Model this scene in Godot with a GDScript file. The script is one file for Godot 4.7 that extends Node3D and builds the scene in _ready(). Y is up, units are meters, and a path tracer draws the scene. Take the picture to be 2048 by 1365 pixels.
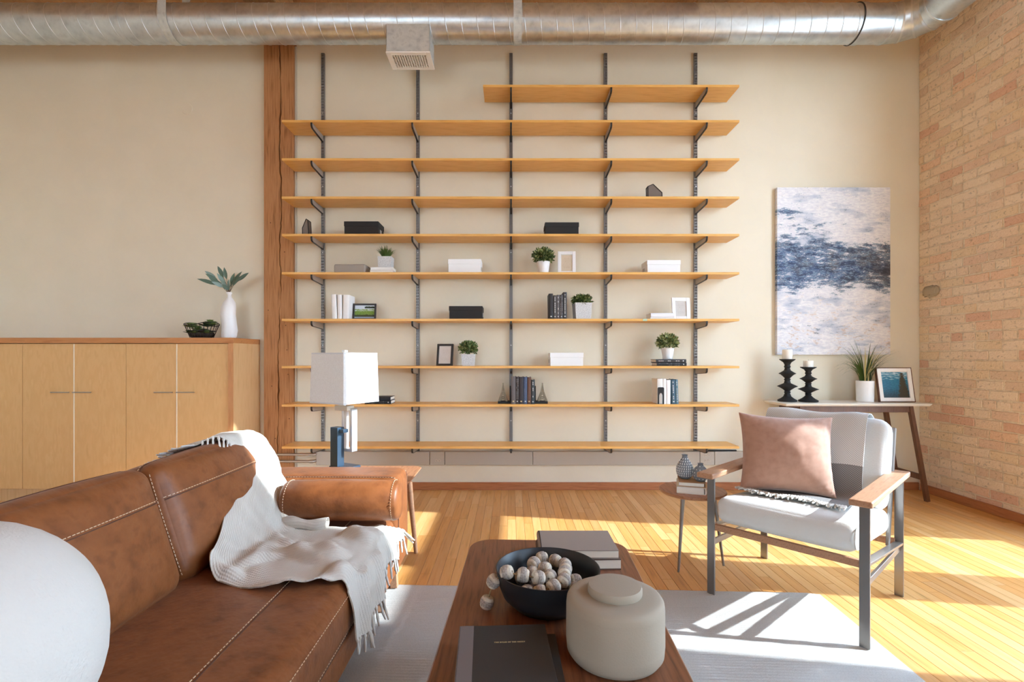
extends Node3D
# A loft living room: cream wall with adjustable shelving, brick side wall with tall windows, leather sofa, walnut table.
# Axes: x to the viewer's right, y up, z out of the shelf wall (the wall is z = 0). Metres.

class MB:
	var v := PackedVector3Array()
	var n := PackedVector3Array()
	var t := PackedVector2Array()
	var ix := PackedInt32Array()
	func vert(p: Vector3, nm: Vector3, u := Vector2.ZERO) -> int:
		v.append(p)
		n.append(nm)
		t.append(u)
		return v.size() - 1
	func tri(a: int, b: int, c: int) -> void:
		var g := (v[b] - v[a]).cross(v[c] - v[a])
		ix.append(a)
		if g.dot(n[a] + n[b] + n[c]) > 0.0:
			ix.append(c)
			ix.append(b)
		else:
			ix.append(b)
			ix.append(c)
	func quad(a: int, b: int, c: int, d: int) -> void:
		tri(a, b, c)
		tri(a, c, d)
	func flat(pts: Array, nm: Vector3, us := []) -> void:
		var k := []
		for i in pts.size():
			k.append(vert(pts[i], nm, us[i] if us.size() > i else Vector2(pts[i].x, pts[i].y)))
		for i in range(1, k.size() - 1):
			tri(k[0], k[i], k[i + 1])
	func mesh() -> ArrayMesh:
		var a := []
		a.resize(Mesh.ARRAY_MAX)
		a[Mesh.ARRAY_VERTEX] = v
		a[Mesh.ARRAY_NORMAL] = n
		a[Mesh.ARRAY_TEX_UV] = t
		a[Mesh.ARRAY_INDEX] = ix
		var m := ArrayMesh.new()
		m.add_surface_from_arrays(Mesh.PRIMITIVE_TRIANGLES, a)
		return m
	# box of size s centred at c
	func box(c: Vector3, s: Vector3, T := Transform3D.IDENTITY) -> MB:
		for ax in 3:
			for sg in [-1.0, 1.0]:
				var N := Vector3.ZERO
				var U := Vector3.ZERO
				var W := Vector3.ZERO
				N[ax] = sg
				U[(ax + 1) % 3] = s[(ax + 1) % 3] * 0.5
				W[(ax + 2) % 3] = s[(ax + 2) % 3] * 0.5
				var o := c + N * s[ax] * 0.5
				var nn := (T.basis * N).normalized()
				var pa := [o - U - W, o + U - W, o + U + W, o - U + W]
				var q := []
				for p in pa:
					q.append(T * p)
				var lu := U.length() * 2.0
				var lw := W.length() * 2.0
				flat(q, nn, [Vector2(0, lw), Vector2(lu, lw), Vector2(lu, 0), Vector2(0, 0)])
		return self
	# box with rounded edges of radius r, k steps
	func rbox(c: Vector3, s: Vector3, r: float, k := 1, T := Transform3D.IDENTITY) -> MB:
		var h := s * 0.5
		r = minf(r, minf(h.x, minf(h.y, h.z)) * 0.99)
		var an := []
		for i in k + 1:
			an.append([-1.0, -tan(PI / 4.0 * (1.0 - float(i) / k))])
		for i in k + 1:
			an.append([1.0, tan(PI / 4.0 * float(i) / k)])
		var m := an.size()
		for ax in 3:
			var b := (ax + 1) % 3
			var d := (ax + 2) % 3
			for sg in [-1.0, 1.0]:
				var st := v.size()
				for i in m:
					for j in m:
						var nn := Vector3.ZERO
						nn[ax] = sg
						nn[b] = an[i][1]
						nn[d] = an[j][1]
						nn = nn.normalized()
						var q := Vector3.ZERO
						q[ax] = sg * (h[ax] - r)
						q[b] = an[i][0] * (h[b] - r)
						q[d] = an[j][0] * (h[d] - r)
						q += nn * r
						vert(T * (c + q), (T.basis * nn).normalized(), Vector2(q[b], q[d]))
				for i in m - 1:
					for j in m - 1:
						quad(st + i * m + j, st + (i + 1) * m + j, st + (i + 1) * m + j + 1, st + i * m + j + 1)
		return self
	# bar of rectangular section from a to b, w wide along side, th thick
	func bar(a: Vector3, b: Vector3, w: float, th: float, side: Vector3, r := 0.0) -> MB:
		var y := (b - a).normalized()
		var x := (side - y * side.dot(y)).normalized()
		var z := x.cross(y)
		var T := Transform3D(Basis(x, y, z), (a + b) * 0.5)
		if r > 0.0:
			return rbox(Vector3.ZERO, Vector3(w, (b - a).length(), th), r, 1, T)
		return box(Vector3.ZERO, Vector3(w, (b - a).length(), th), T)
	func lathe(pr: Array, segs := 24, T := Transform3D.IDENTITY, crease := 0.7) -> MB:
		var nr := []
		for i in pr.size() - 1:
			var d: Vector2 = (pr[i + 1] - pr[i]).normalized()
			nr.append(Vector2(d.y, -d.x))
		for i in nr.size():
			var n0: Vector2 = nr[i]
			var n1: Vector2 = nr[i]
			if i > 0 and absf(n0.angle_to(nr[i - 1])) < crease:
				n0 = (n0 + nr[i - 1]).normalized()
			if i < nr.size() - 1 and absf(n1.angle_to(nr[i + 1])) < crease:
				n1 = (n1 + nr[i + 1]).normalized()
			var st := v.size()
			for k in segs + 1:
				var a := TAU * k / segs
				var cs := cos(a)
				var sn := sin(a)
				vert(T * Vector3(pr[i].x * cs, pr[i].y, pr[i].x * sn), (T.basis * Vector3(n0.x * cs, n0.y, n0.x * sn)).normalized(), Vector2(float(k) / segs, pr[i].y))
				vert(T * Vector3(pr[i + 1].x * cs, pr[i + 1].y, pr[i + 1].x * sn), (T.basis * Vector3(n1.x * cs, n1.y, n1.x * sn)).normalized(), Vector2(float(k) / segs, pr[i + 1].y))
			for k in segs:
				var q := st + k * 2
				quad(q, q + 1, q + 3, q + 2)
		return self
	# round tube through points; rad is a number or one per point
	func tube(pts: Array, rad, segs := 8, caps := true) -> MB:
		var up := Vector3(0.31, 0.83, 0.46)
		var st := v.size()
		var along := 0.0
		for i in pts.size():
			var d: Vector3 = (pts[mini(i + 1, pts.size() - 1)] - pts[maxi(i - 1, 0)]).normalized()
			if absf(d.dot(up)) > 0.95 and i == 0:
				up = Vector3(0.9, 0.1, 0.42)
			var x := up.cross(d).normalized()
			var y := d.cross(x).normalized()
			up = y
			if i > 0:
				along += (pts[i] - pts[i - 1]).length()
			var r: float = rad[i] if rad is Array else rad
			for k in segs + 1:
				var a := TAU * k / segs
				var nn := x * cos(a) + y * sin(a)
				vert(pts[i] + nn * r, nn, Vector2(float(k) / segs, along))
		var m := segs + 1
		for i in pts.size() - 1:
			for k in segs:
				quad(st + i * m + k, st + i * m + k + 1, st + (i + 1) * m + k + 1, st + (i + 1) * m + k)
		if caps:
			for e in [0, pts.size() - 1]:
				var d: Vector3 = (pts[1] - pts[0]).normalized() * -1.0 if e == 0 else (pts[e] - pts[e - 1]).normalized()
				var c := vert(pts[e], d)
				var s2 := v.size()
				for k in m:
					vert(v[st + e * m + k], d)
				for k in segs:
					tri(c, s2 + k, s2 + k + 1)
		return self
	# slab: outline (x, z) between y0 and y1, edges chamfered by ch
	func slab(poly: PackedVector2Array, y0: float, y1: float, ch := 0.0, T := Transform3D.IDENTITY, chb := -1.0) -> MB:
		if chb < 0.0:
			chb = ch
		var m := poly.size()
		var area := 0.0
		for i in m:
			area += poly[i].cross(poly[(i + 1) % m])
		var sg := 1.0 if area > 0.0 else -1.0
		var en := []
		for i in m:
			var d := (poly[(i + 1) % m] - poly[i]).normalized()
			en.append(Vector2(d.y, -d.x) * sg)
		var inn := func(k: float) -> PackedVector2Array:
			var o := PackedVector2Array()
			for i in m:
				var a: Vector2 = en[(i + m - 1) % m]
				var b: Vector2 = en[i]
				var mm := (a + b).normalized()
				o.append(poly[i] - mm * k / maxf(0.4, mm.dot(b)))
			return o
		var top: PackedVector2Array = inn.call(ch)
		var bot: PackedVector2Array = inn.call(chb)
		var rings := [[bot, y0], [poly, y0 + chb], [poly, y1 - ch], [top, y1]]
		for k in 3:
			if rings[k + 1][1] - rings[k][1] < 1e-7:
				continue
			var sl: float = [-1.0, 0.0, 1.0][k]
			if (k == 0 and chb <= 0.0) or (k == 2 and ch <= 0.0):
				continue
			for i in m:
				var j := (i + 1) % m
				var a: Vector2 = en[i]
				var n0 := a
				var n1 := a
				if absf(a.angle_to(en[(i + m - 1) % m])) < 0.6:
					n0 = (a + en[(i + m - 1) % m]).normalized()
				if absf(a.angle_to(en[j])) < 0.6:
					n1 = (a + en[j]).normalized()
				var N0 := (T.basis * Vector3(n0.x, sl, n0.y)).normalized()
				var N1 := (T.basis * Vector3(n1.x, sl, n1.y)).normalized()
				var p0: Vector2 = rings[k][0][i]
				var p1: Vector2 = rings[k][0][j]
				var p2: Vector2 = rings[k + 1][0][j]
				var p3: Vector2 = rings[k + 1][0][i]
				var q := vert(T * Vector3(p0.x, rings[k][1], p0.y), N0, p0)
				vert(T * Vector3(p1.x, rings[k][1], p1.y), N1, p1)
				vert(T * Vector3(p2.x, rings[k + 1][1], p2.y), N1, p2)
				vert(T * Vector3(p3.x, rings[k + 1][1], p3.y), N0, p3)
				quad(q, q + 1, q + 2, q + 3)
		for e in [[bot, y0, -1.0], [top, y1, 1.0]]:
			var st := v.size()
			var nn := (T.basis * Vector3(0, e[2], 0)).normalized()
			for p in e[0]:
				vert(T * Vector3(p.x, e[1], p.y), nn, p)
			var tr := Geometry2D.triangulate_polygon(e[0])
			for i in tr.size() / 3:
				tri(st + tr[i * 3], st + tr[i * 3 + 1], st + tr[i * 3 + 2])
		return self
	# cloth sheet through a grid of points, with thickness
	func sheet(P: Array, th: float, us := 1.0) -> MB:
		var R := P.size()
		var C: int = P[0].size()
		var N := []
		for i in R:
			var row := []
			for j in C:
				var du: Vector3 = P[i][mini(j + 1, C - 1)] - P[i][maxi(j - 1, 0)]
				var dv: Vector3 = P[mini(i + 1, R - 1)][j] - P[maxi(i - 1, 0)][j]
				row.append(du.cross(dv).normalized())
			N.append(row)
		var ul := 0.0
		for s in [1.0, -1.0]:
			var st := v.size()
			var vv := 0.0
			for i in R:
				if i > 0:
					vv += (P[i][C / 2] - P[i - 1][C / 2]).length()
				ul = 0.0
				for j in C:
					if j > 0:
						ul += (P[i][j] - P[i][j - 1]).length()
					vert(P[i][j] + N[i][j] * th * 0.5 * s, N[i][j] * s, Vector2(ul, vv) * us)
			for i in R - 1:
				for j in C - 1:
					quad(st + i * C + j, st + i * C + j + 1, st + (i + 1) * C + j + 1, st + (i + 1) * C + j)
		# hems
		var rim := []
		for j in C:
			rim.append([0, j])
		for i in range(1, R):
			rim.append([i, C - 1])
		for j in range(C - 2, -1, -1):
			rim.append([R - 1, j])
		for i in range(R - 2, -1, -1):
			rim.append([i, 0])
		var mid: Vector3 = P[R / 2][C / 2]
		for k in rim.size() - 1:
			var a: Vector3 = P[rim[k][0]][rim[k][1]]
			var b: Vector3 = P[rim[k + 1][0]][rim[k + 1][1]]
			var na: Vector3 = N[rim[k][0]][rim[k][1]] * th * 0.5
			var nb: Vector3 = N[rim[k + 1][0]][rim[k + 1][1]] * th * 0.5
			if (b - a).length() < 1e-6:
				continue
			var o := (b - a).cross(na).normalized()
			if o.dot(a - mid) < 0.0:
				o = -o
			flat([a + na, b + nb, b - nb, a - na], o)
		return self
	# upholstered block: rounded box with bulging faces
	func puff(c: Vector3, s: Vector3, r: float, bulge: Vector3, g := 10, T := Transform3D.IDENTITY) -> MB:
		var acc := {}
		var st := v.size()
		var i0 := ix.size()
		for ax in 3:
			var b := (ax + 1) % 3
			var d := (ax + 2) % 3
			for sg in [-1.0, 1.0]:
				var s0 := v.size()
				for i in g + 1:
					for j in g + 1:
						var q := Vector3.ZERO
						q[ax] = sg
						var a1 := 2.0 * i / g - 1.0
						var a2 := 2.0 * j / g - 1.0
						q[b] = a1 * (1.45 - 0.45 * a1 * a1)
						q[d] = a2 * (1.45 - 0.45 * a2 * a2)
						var nn := Vector3.ZERO
						nn[ax] = sg
						var p := MB.pp(q, s, r, bulge)
						vert(T * (c + p), T.basis * nn, Vector2(p[b], p[d]))
				for i in g:
					for j in g:
						var m := g + 1
						quad(s0 + i * m + j, s0 + (i + 1) * m + j, s0 + (i + 1) * m + j + 1, s0 + i * m + j + 1)
		for k in range(i0, ix.size(), 3):
			var fn := (v[ix[k + 2]] - v[ix[k]]).cross(v[ix[k + 1]] - v[ix[k]])
			for e in 3:
				var key := v[ix[k + e]].snapped(Vector3.ONE * 0.0002)
				acc[key] = acc.get(key, Vector3.ZERO) + fn
		for k in range(st, v.size()):
			n[k] = (acc[v[k].snapped(Vector3.ONE * 0.0002)] as Vector3).normalized()
		return self
	static func pp(q: Vector3, s: Vector3, r: float, b: Vector3) -> Vector3:
		var h := s * 0.5
		var p := q * h
		var inr := h - Vector3.ONE * minf(r, minf(h.x, minf(h.y, h.z)) * 0.98)
		var c := p.clamp(-inr, inr)
		var d := p - c
		if d.length() > 1e-9:
			p = c + d.normalized() * minf(r, minf(h.x, minf(h.y, h.z)) * 0.98)
		p.x += signf(q.x) * pow(absf(q.x), 3.0) * b.x * (1.0 - q.y * q.y) * (1.0 - q.z * q.z)
		p.y += signf(q.y) * pow(absf(q.y), 3.0) * b.y * (1.0 - q.x * q.x) * (1.0 - q.z * q.z)
		p.z += signf(q.z) * pow(absf(q.z), 3.0) * b.z * (1.0 - q.x * q.x) * (1.0 - q.y * q.y)
		return p
	# leaf: pointed blade from a along d, w wide, folded and drooping
	func leaf(a: Vector3, d: Vector3, side: Vector3, w: float, droop := 0.15, fold := 0.15, steps := 3) -> MB:
		var L := d.length()
		var s := (side - d.normalized() * side.dot(d.normalized())).normalized()
		var up := s.cross(d.normalized())
		var st := v.size()
		for i in steps + 1:
			var f := float(i) / steps
			var hw := w * 0.5 * pow(sin(PI * pow(clampf(f * 0.97 + 0.03, 0, 1), 0.8)), 0.9)
			var m := a + d * f - Vector3(0, 1, 0) * droop * L * f * f
			var nn := up.normalized()
			vert(m - s * hw + up * fold * hw, (nn + s * fold).normalized())
			vert(m, nn)
			vert(m + s * hw + up * fold * hw, (nn - s * fold).normalized())
		for i in steps:
			var q := st + i * 3
			quad(q, q + 1, q + 4, q + 3)
			quad(q + 1, q + 2, q + 5, q + 4)
		return self

var used := {}
var M := {}
var rng := RandomNumberGenerator.new()

func numbered(called: String) -> String:
	var k: int = used.get(called, 0)
	used[called] = k + 1
	return called if k == 0 else "%s_%03d" % [called, k]

func thing(called: String, label: String, category: String, at := Vector3.ZERO, turn := 0.0, group := "") -> Node3D:
	var o := Node3D.new()
	o.name = numbered(called)
	add_child(o)
	o.position = at
	o.rotation_degrees.y = turn
	o.set_meta("label", label)
	o.set_meta("category", category)
	if group:
		o.set_meta("group", group)
	return o

func setting(called: String) -> Node3D:
	var o := Node3D.new()
	o.name = called
	add_child(o)
	o.set_meta("kind", "structure")
	return o

func part(called: String, mb, m: Material, parent: Node3D, at := Vector3.ZERO) -> MeshInstance3D:
	var o := MeshInstance3D.new()
	o.name = called
	o.mesh = mb.mesh() if mb is MB else mb
	o.material_override = m
	parent.add_child(o, true)
	o.position = at
	return o

func one(called: String, mb, m: Material, label: String, category: String, at := Vector3.ZERO, turn := 0.0, group := "") -> MeshInstance3D:
	var o := part(called, mb, m, self, at)
	o.name = numbered(called)
	o.rotation_degrees.y = turn
	o.set_meta("label", label)
	o.set_meta("category", category)
	if group:
		o.set_meta("group", group)
	return o

func stuff(o: Node3D) -> void:
	o.set_meta("kind", "stuff")

func ramp(cols: Array, offs := []) -> Gradient:
	var g := Gradient.new()
	var pc := PackedColorArray()
	var po := PackedFloat32Array()
	for i in cols.size():
		pc.append(cols[i])
		po.append(offs[i] if offs.size() > i else float(i) / maxf(1.0, cols.size() - 1))
	g.offsets = po
	g.colors = pc
	return g

func noise(s: int, freq: float, oct := 4, kind := FastNoiseLite.TYPE_SIMPLEX_SMOOTH, warp := 0.0) -> FastNoiseLite:
	var f := FastNoiseLite.new()
	f.seed = s
	f.noise_type = kind
	f.frequency = freq
	f.fractal_octaves = oct
	f.fractal_type = FastNoiseLite.FRACTAL_FBM
	if warp > 0.0:
		f.domain_warp_enabled = true
		f.domain_warp_amplitude = warp
		f.domain_warp_frequency = freq * 0.6
	return f

func ntex(f: FastNoiseLite, g: Gradient = null, w := 512, h := 512, nrm := false, bump := 4.0) -> NoiseTexture2D:
	var x := NoiseTexture2D.new()
	x.width = w
	x.height = h
	x.seamless = true
	x.seamless_blend_skirt = 0.15
	x.noise = f
	if nrm:
		x.as_normal_map = true
		x.bump_strength = bump
	if g:
		x.color_ramp = g
	return x

func c8(r: int, g: int, b: int) -> Color:
	return Color8(r, g, b)

func mat(called: String, col: Color, rough := 0.7, metal := 0.0) -> StandardMaterial3D:
	var m := StandardMaterial3D.new()
	m.resource_name = called
	m.albedo_color = col
	m.roughness = rough
	m.metallic = metal
	M[called] = m
	return m

# a material whose colour texture is laid on in three planes, sc repeats per metre along each axis
func tmat(called: String, tex: Texture2D, sc: Vector3, rough := 0.6, world := true, tint := Color.WHITE) -> StandardMaterial3D:
	var m := mat(called, tint, rough)
	m.albedo_texture = tex
	m.uv1_triplanar = true
	m.uv1_world_triplanar = world
	m.uv1_scale = sc
	m.uv1_triplanar_sharpness = 6.0
	return m

func relief(m: StandardMaterial3D, tex: Texture2D, cm: float) -> void:
	m.heightmap_enabled = true
	m.heightmap_texture = tex
	m.heightmap_scale = cm

func pic(w: int, h: int, fn: Callable) -> ImageTexture:
	var im := Image.create(w, h, false, Image.FORMAT_RGB8)
	for y in h:
		for x in w:
			im.set_pixel(x, y, fn.call((x + 0.5) / w, (y + 0.5) / h))
	return ImageTexture.create_from_image(im)

func round_rect(w: float, d: float, r: float, k := 6) -> PackedVector2Array:
	var o := PackedVector2Array()
	for c in 4:
		var cx: float = [1, -1, -1, 1][c] * (w * 0.5 - r)
		var cz: float = [1, 1, -1, -1][c] * (d * 0.5 - r)
		for i in k + 1:
			var a := PI / 2.0 * (c + float(i) / k)
			o.append(Vector2(cx + r * cos(a), cz + r * sin(a)))
	return o

func cr(a: Vector3, b: Vector3, c: Vector3, d: Vector3, f: float) -> Vector3:
	return b.cubic_interpolate(c, a, d, f)

# smooth grid through a coarse net of control points
func net(K: Array, su: int, sv: int) -> Array:
	var R := K.size()
	var C: int = K[0].size()
	var rows := []
	for i in R:
		var row := []
		for j in C - 1:
			for s in su:
				row.append(cr(K[i][maxi(j - 1, 0)], K[i][j], K[i][j + 1], K[i][mini(j + 2, C - 1)], float(s) / su))
		row.append(K[i][C - 1])
		rows.append(row)
	var out := []
	for i in R - 1:
		for s in sv:
			var row := []
			for j in rows[0].size():
				row.append(cr(rows[maxi(i - 1, 0)][j], rows[i][j], rows[i + 1][j], rows[mini(i + 2, R - 1)][j], float(s) / sv))
			out.append(row)
	out.append(rows[R - 1])
	return out

func wrinkle(P: Array, amp: float, freq: float, s: int, stretch := Vector3.ONE) -> Array:
	var f := noise(s, freq, 3)
	var R := P.size()
	var C: int = P[0].size()
	var out := []
	for i in R:
		var row := []
		for j in C:
			var du: Vector3 = P[i][mini(j + 1, C - 1)] - P[i][maxi(j - 1, 0)]
			var dv: Vector3 = P[mini(i + 1, R - 1)][j] - P[maxi(i - 1, 0)][j]
			var nn := du.cross(dv).normalized()
			row.append(P[i][j] + nn * amp * f.get_noise_3dv(P[i][j] * 100.0 * stretch))
		out.append(row)
	return out

# knotted fringe: tassels hanging from points along an edge
func tassels(mb: MB, edge: Array, dirs: Array, each: float, length: float, rad: float) -> void:
	var total := 0.0
	for i in edge.size() - 1:
		total += (edge[i + 1] - edge[i]).length()
	var cnt := int(total / each)
	for k in cnt:
		var want := (k + 0.5) / cnt * total
		var run := 0.0
		for i in edge.size() - 1:
			var L: float = (edge[i + 1] - edge[i]).length()
			if run + L >= want:
				var f := (want - run) / L
				var p: Vector3 = edge[i].lerp(edge[i + 1], f)
				var d: Vector3 = dirs[i].lerp(dirs[i + 1], f).normalized()
				var j := Vector3(rng.randf_range(-1, 1), rng.randf_range(-0.5, 0.5), rng.randf_range(-1, 1)) * 0.28
				var l := length * rng.randf_range(0.75, 1.15)
				var e := (d + j).normalized()
				mb.tube([p - d * 0.004, p + d * l * 0.12, p + (d + e).normalized() * l * 0.24, p + (d + e).normalized() * l * 0.6, p + (d * 0.5 + e).normalized() * l], [rad * 0.8, rad * 1.5, rad * 0.8, rad * 1.15, rad * 0.7], 5)
				break
			run += L

func stitches(mb: MB, pts: Array, dash: float, gap: float, w: float, up: Callable) -> void:
	var run := 0.0
	var nxt := 0.0
	for i in pts.size() - 1:
		var a: Vector3 = pts[i]
		var b: Vector3 = pts[i + 1]
		var L := (b - a).length()
		var d := (b - a) / maxf(L, 1e-6)
		while nxt < run + L:
			var p := a + d * (nxt - run)
			var nn: Vector3 = up.call(p)
			mb.bar(p, p + d * dash, w, w * 0.8, nn.cross(d))
			nxt += dash + gap
		run += L

const FLOOR_Y := 0.0
const ROOM_TOP := 4.2
const BRICK_X := 3.53
const LEFT_X := -4.6
const BACK_Z := 11.0
const ROWS := [3.362, 3.0755, 2.765, 2.454, 2.150, 1.839, 1.460, 1.076, 0.764, 0.422]

func _ready() -> void:
	rng.seed = 7
	view_and_light()
	materials()
	room()
	shelving()
	duct()
	cabinet()
	sofa()
	lounge_chair()
	coffee_table()
	tables_and_lamp()
	console()
	painting()
	shelf_goods()

func view_and_light() -> void:
	var cam := Camera3D.new()
	cam.name = "camera"
	cam.projection = Camera3D.PROJECTION_FRUSTUM
	cam.near = 0.05
	cam.far = 60.0
	cam.size = 0.06825
	cam.frustum_offset = Vector2(0.0001, 0.001625)
	cam.position = Vector3(0, 1.147, 4.329)
	add_child(cam)
	cam.current = true
	var sky := ProceduralSkyMaterial.new()
	sky.sky_top_color = Color(0.71, 0.84, 0.98)
	sky.sky_horizon_color = Color(0.82, 0.925, 1.0)
	sky.sky_curve = 0.2
	sky.ground_bottom_color = Color(0.58, 0.62, 0.66)
	sky.ground_horizon_color = Color(0.7, 0.78, 0.86)
	sky.sky_energy_multiplier = 1.0
	sky.sun_angle_max = 1.0
	var s := Sky.new()
	s.sky_material = sky
	var e := Environment.new()
	e.background_mode = Environment.BG_SKY
	e.sky = s
	e.background_energy_multiplier = 17.0
	e.tonemap_mode = Environment.TONE_MAPPER_LINEAR
	e.tonemap_exposure = 1.29
	e.sdfgi_enabled = true
	e.ssao_enabled = true
	e.ssil_enabled = true
	var we := WorldEnvironment.new()
	we.name = "surroundings"
	we.environment = e
	add_child(we)
	var sun := DirectionalLight3D.new()
	sun.name = "sun"
	sun.light_color = Color(0.92, 0.97, 1.0)
	sun.light_energy = 3.3
	sun.light_angular_distance = 0.6
	sun.shadow_enabled = true
	sun.sky_mode = DirectionalLight3D.SKY_MODE_LIGHT_ONLY
	sun.basis = Basis.looking_at(-Vector3(0.864, 0.485, 0.135))
	add_child(sun)

func wood(called: String, cols: Array, sc: Vector3, rough: float, s: int, world := true) -> StandardMaterial3D:
	var m := tmat(called, ntex(noise(s, 0.012, 5, FastNoiseLite.TYPE_SIMPLEX_SMOOTH, 18.0), ramp(cols)), sc, rough, world)
	return m

func materials() -> void:
	var plaster := ntex(noise(3, 0.01, 4), ramp([c8(231, 220, 197), c8(236, 225, 203)]), 256, 256)
	var pm := tmat("cream_paint", plaster, Vector3(0.7, 0.7, 0.7), 0.75)
	relief(pm, ntex(noise(4, 0.05, 3), null, 256, 256), 0.05)
	for i in 6:
		var b: Color = [c8(215, 157, 90), c8(221, 167, 102), c8(205, 145, 78), c8(216, 154, 84), c8(225, 174, 112), c8(208, 152, 91)][i]
		var m := wood("maple_strip_%d" % i, [b.darkened(0.13), b, b.lightened(0.07), b.darkened(0.05)], Vector3(5.0, 5.0, 0.35), 0.38, 20 + i)
		m.uv1_offset = Vector3(i * 0.17, 0, i * 0.31)
	for i in 7:
		var b: Color = [c8(236, 207, 175), c8(239, 214, 183), c8(231, 196, 165), c8(234, 206, 168), c8(226, 195, 163), c8(236, 197, 162), c8(224, 178, 147)][i]
		var bt := ntex(noise(40 + i, 0.03, 5), ramp([b.darkened(0.22), b, b.lightened(0.08), b, b.lerp(c8(222, 206, 180), 0.5)], [0.0, 0.3, 0.55, 0.75, 1.0]), 256, 256)
		var m := tmat("brick_%d" % i, bt, Vector3(3.1, 3.1, 3.1), 0.92)
		relief(m, ntex(noise(55, 0.06, 4), null, 256, 256), 0.35)
	var mo := tmat("mortar", ntex(noise(60, 0.03, 5), ramp([c8(206, 184, 156), c8(232, 211, 182), c8(237, 219, 192)]), 256, 256), Vector3(2, 2, 2), 0.95)
	relief(mo, ntex(noise(61, 0.08, 4), null, 256, 256), 0.4)
	wood("post_pine", [c8(126, 82, 48), c8(176, 122, 76), c8(190, 136, 90), c8(160, 108, 64)], Vector3(7, 0.4, 7), 0.75, 71)
	wood("ceiling_pine", [c8(176, 128, 80), c8(204, 156, 104), c8(190, 142, 92)], Vector3(5, 5, 0.3), 0.7, 72)
	wood("skirting_pine", [c8(150, 88, 52), c8(184, 118, 76), c8(168, 104, 64)], Vector3(0.5, 9, 0.5), 0.5, 73)
	wood("oak_shelf", [c8(212, 152, 74), c8(232, 176, 94), c8(238, 185, 106), c8(222, 164, 84)], Vector3(0.6, 9, 9), 0.42, 74)
	wood("maple_door", [c8(212, 165, 106), c8(222, 178, 120), c8(217, 171, 112), c8(226, 184, 128)], Vector3(2.2, 0.6, 2.2), 0.45, 75)
	wood("cherry_edge", [c8(176, 112, 62), c8(198, 136, 82), c8(188, 124, 72)], Vector3(0.7, 5, 5), 0.45, 76)
	wood("cherry_post", [c8(180, 120, 72), c8(204, 146, 94), c8(192, 132, 80)], Vector3(7, 0.5, 7), 0.45, 93)
	wood("maple_side", [c8(208, 164, 112), c8(222, 182, 132), c8(214, 172, 120)], Vector3(5, 0.5, 5), 0.45, 77)
	wood("walnut", [c8(78, 44, 26), c8(116, 70, 44), c8(132, 82, 54), c8(98, 58, 36)], Vector3(9, 9, 0.55), 0.36, 78)
	wood("walnut_leg", [c8(76, 46, 30), c8(108, 70, 48), c8(92, 58, 38)], Vector3(10, 0.9, 10), 0.45, 79)
	wood("ash_arm", [c8(146, 104, 76), c8(176, 132, 100), c8(160, 118, 88)], Vector3(10, 10, 1.0), 0.5, 80, false)
	var me := mat("lit_door_edge", c8(244, 236, 216), 0.4)  # near-white colour painted for light on the door edges
	me.metallic_specular = 0.5
	var lt := ntex(noise(81, 0.012, 6, FastNoiseLite.TYPE_SIMPLEX_SMOOTH, 25.0), ramp([c8(108, 61, 31), c8(128, 75, 40), c8(138, 83, 46), c8(118, 67, 35)]))
	var le := tmat("brown_leather", lt, Vector3(1.6, 1.6, 1.6), 0.42, false)
	var cell := noise(82, 0.06, 2, FastNoiseLite.TYPE_CELLULAR)
	relief(le, ntex(cell, null, 512, 512), 0.06)
	le.rim_enabled = true
	le.rim = 0.08
	le.metallic_specular = 0.38
	le.rim_tint = 0.4
	mat("cream_thread", c8(214, 186, 156), 0.8)
	mat("leather_piping", c8(92, 54, 36), 0.5)
	# woven cloth: ribs from a small stripe texture
	var rib := pic(64, 64, func(x: float, y: float) -> Color:
		var a := 0.5 + 0.5 * sin(x * TAU * 4.0)
		var b := 0.5 + 0.5 * sin(y * TAU * 8.0)
		return Color.from_hsv(0, 0, 0.25 + 0.45 * a * b + 0.25 * a))
	var th := mat("oatmeal_throw", c8(208, 201, 190), 0.95)
	th.uv1_scale = Vector3(22, 22, 22)
	relief(th, rib, 0.22)
	th.rim_enabled = true
	th.rim = 0.4
	mat("throw_fringe", c8(216, 211, 203), 0.95)
	var wv := pic(32, 32, func(x: float, y: float) -> Color:
		var a := signf(sin(x * TAU * 4.0) * sin(y * TAU * 4.0))
		var k := 0.80 + 0.10 * a
		return Color(k, k * 0.99, k * 0.975))
	var ct := mat("grey_weave", Color.WHITE, 0.95)
	ct.albedo_texture = wv
	ct.uv1_scale = Vector3(26, 26, 26)
	var wd := pic(32, 32, func(x: float, y: float) -> Color:
		var a := signf(sin(x * TAU * 4.0) * sin(y * TAU * 4.0))
		var k := 0.50 + 0.12 * a
		return Color(k, k * 0.98, k * 0.96))
	var cd := mat("dark_weave", Color.WHITE, 0.95)
	cd.albedo_texture = wd
	cd.uv1_scale = Vector3(26, 26, 26)
	var linen := ntex(noise(83, 0.25, 2, FastNoiseLite.TYPE_VALUE), null, 256, 256)
	var up := mat("white_upholstery", c8(210, 208, 204), 0.95)
	up.uv1_triplanar = true
	up.uv1_scale = Vector3(6, 6, 6)
	relief(up, linen, 0.05)
	up.rim_enabled = true
	up.rim = 0.3
	var bp := mat("ivory_boucle", c8(204, 198, 190), 0.95)
	bp.uv1_triplanar = true
	bp.uv1_scale = Vector3(5, 5, 5)
	relief(bp, linen, 0.12)
	var vt := ntex(noise(84, 0.02, 4), ramp([c8(164, 118, 95), c8(174, 129, 106), c8(180, 136, 113)]), 256, 256)
	var ve := tmat("blush_velvet", vt, Vector3(4, 4, 4), 0.75, false)
	ve.rim_enabled = true
	ve.rim = 0.8
	ve.rim_tint = 0.5
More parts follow.
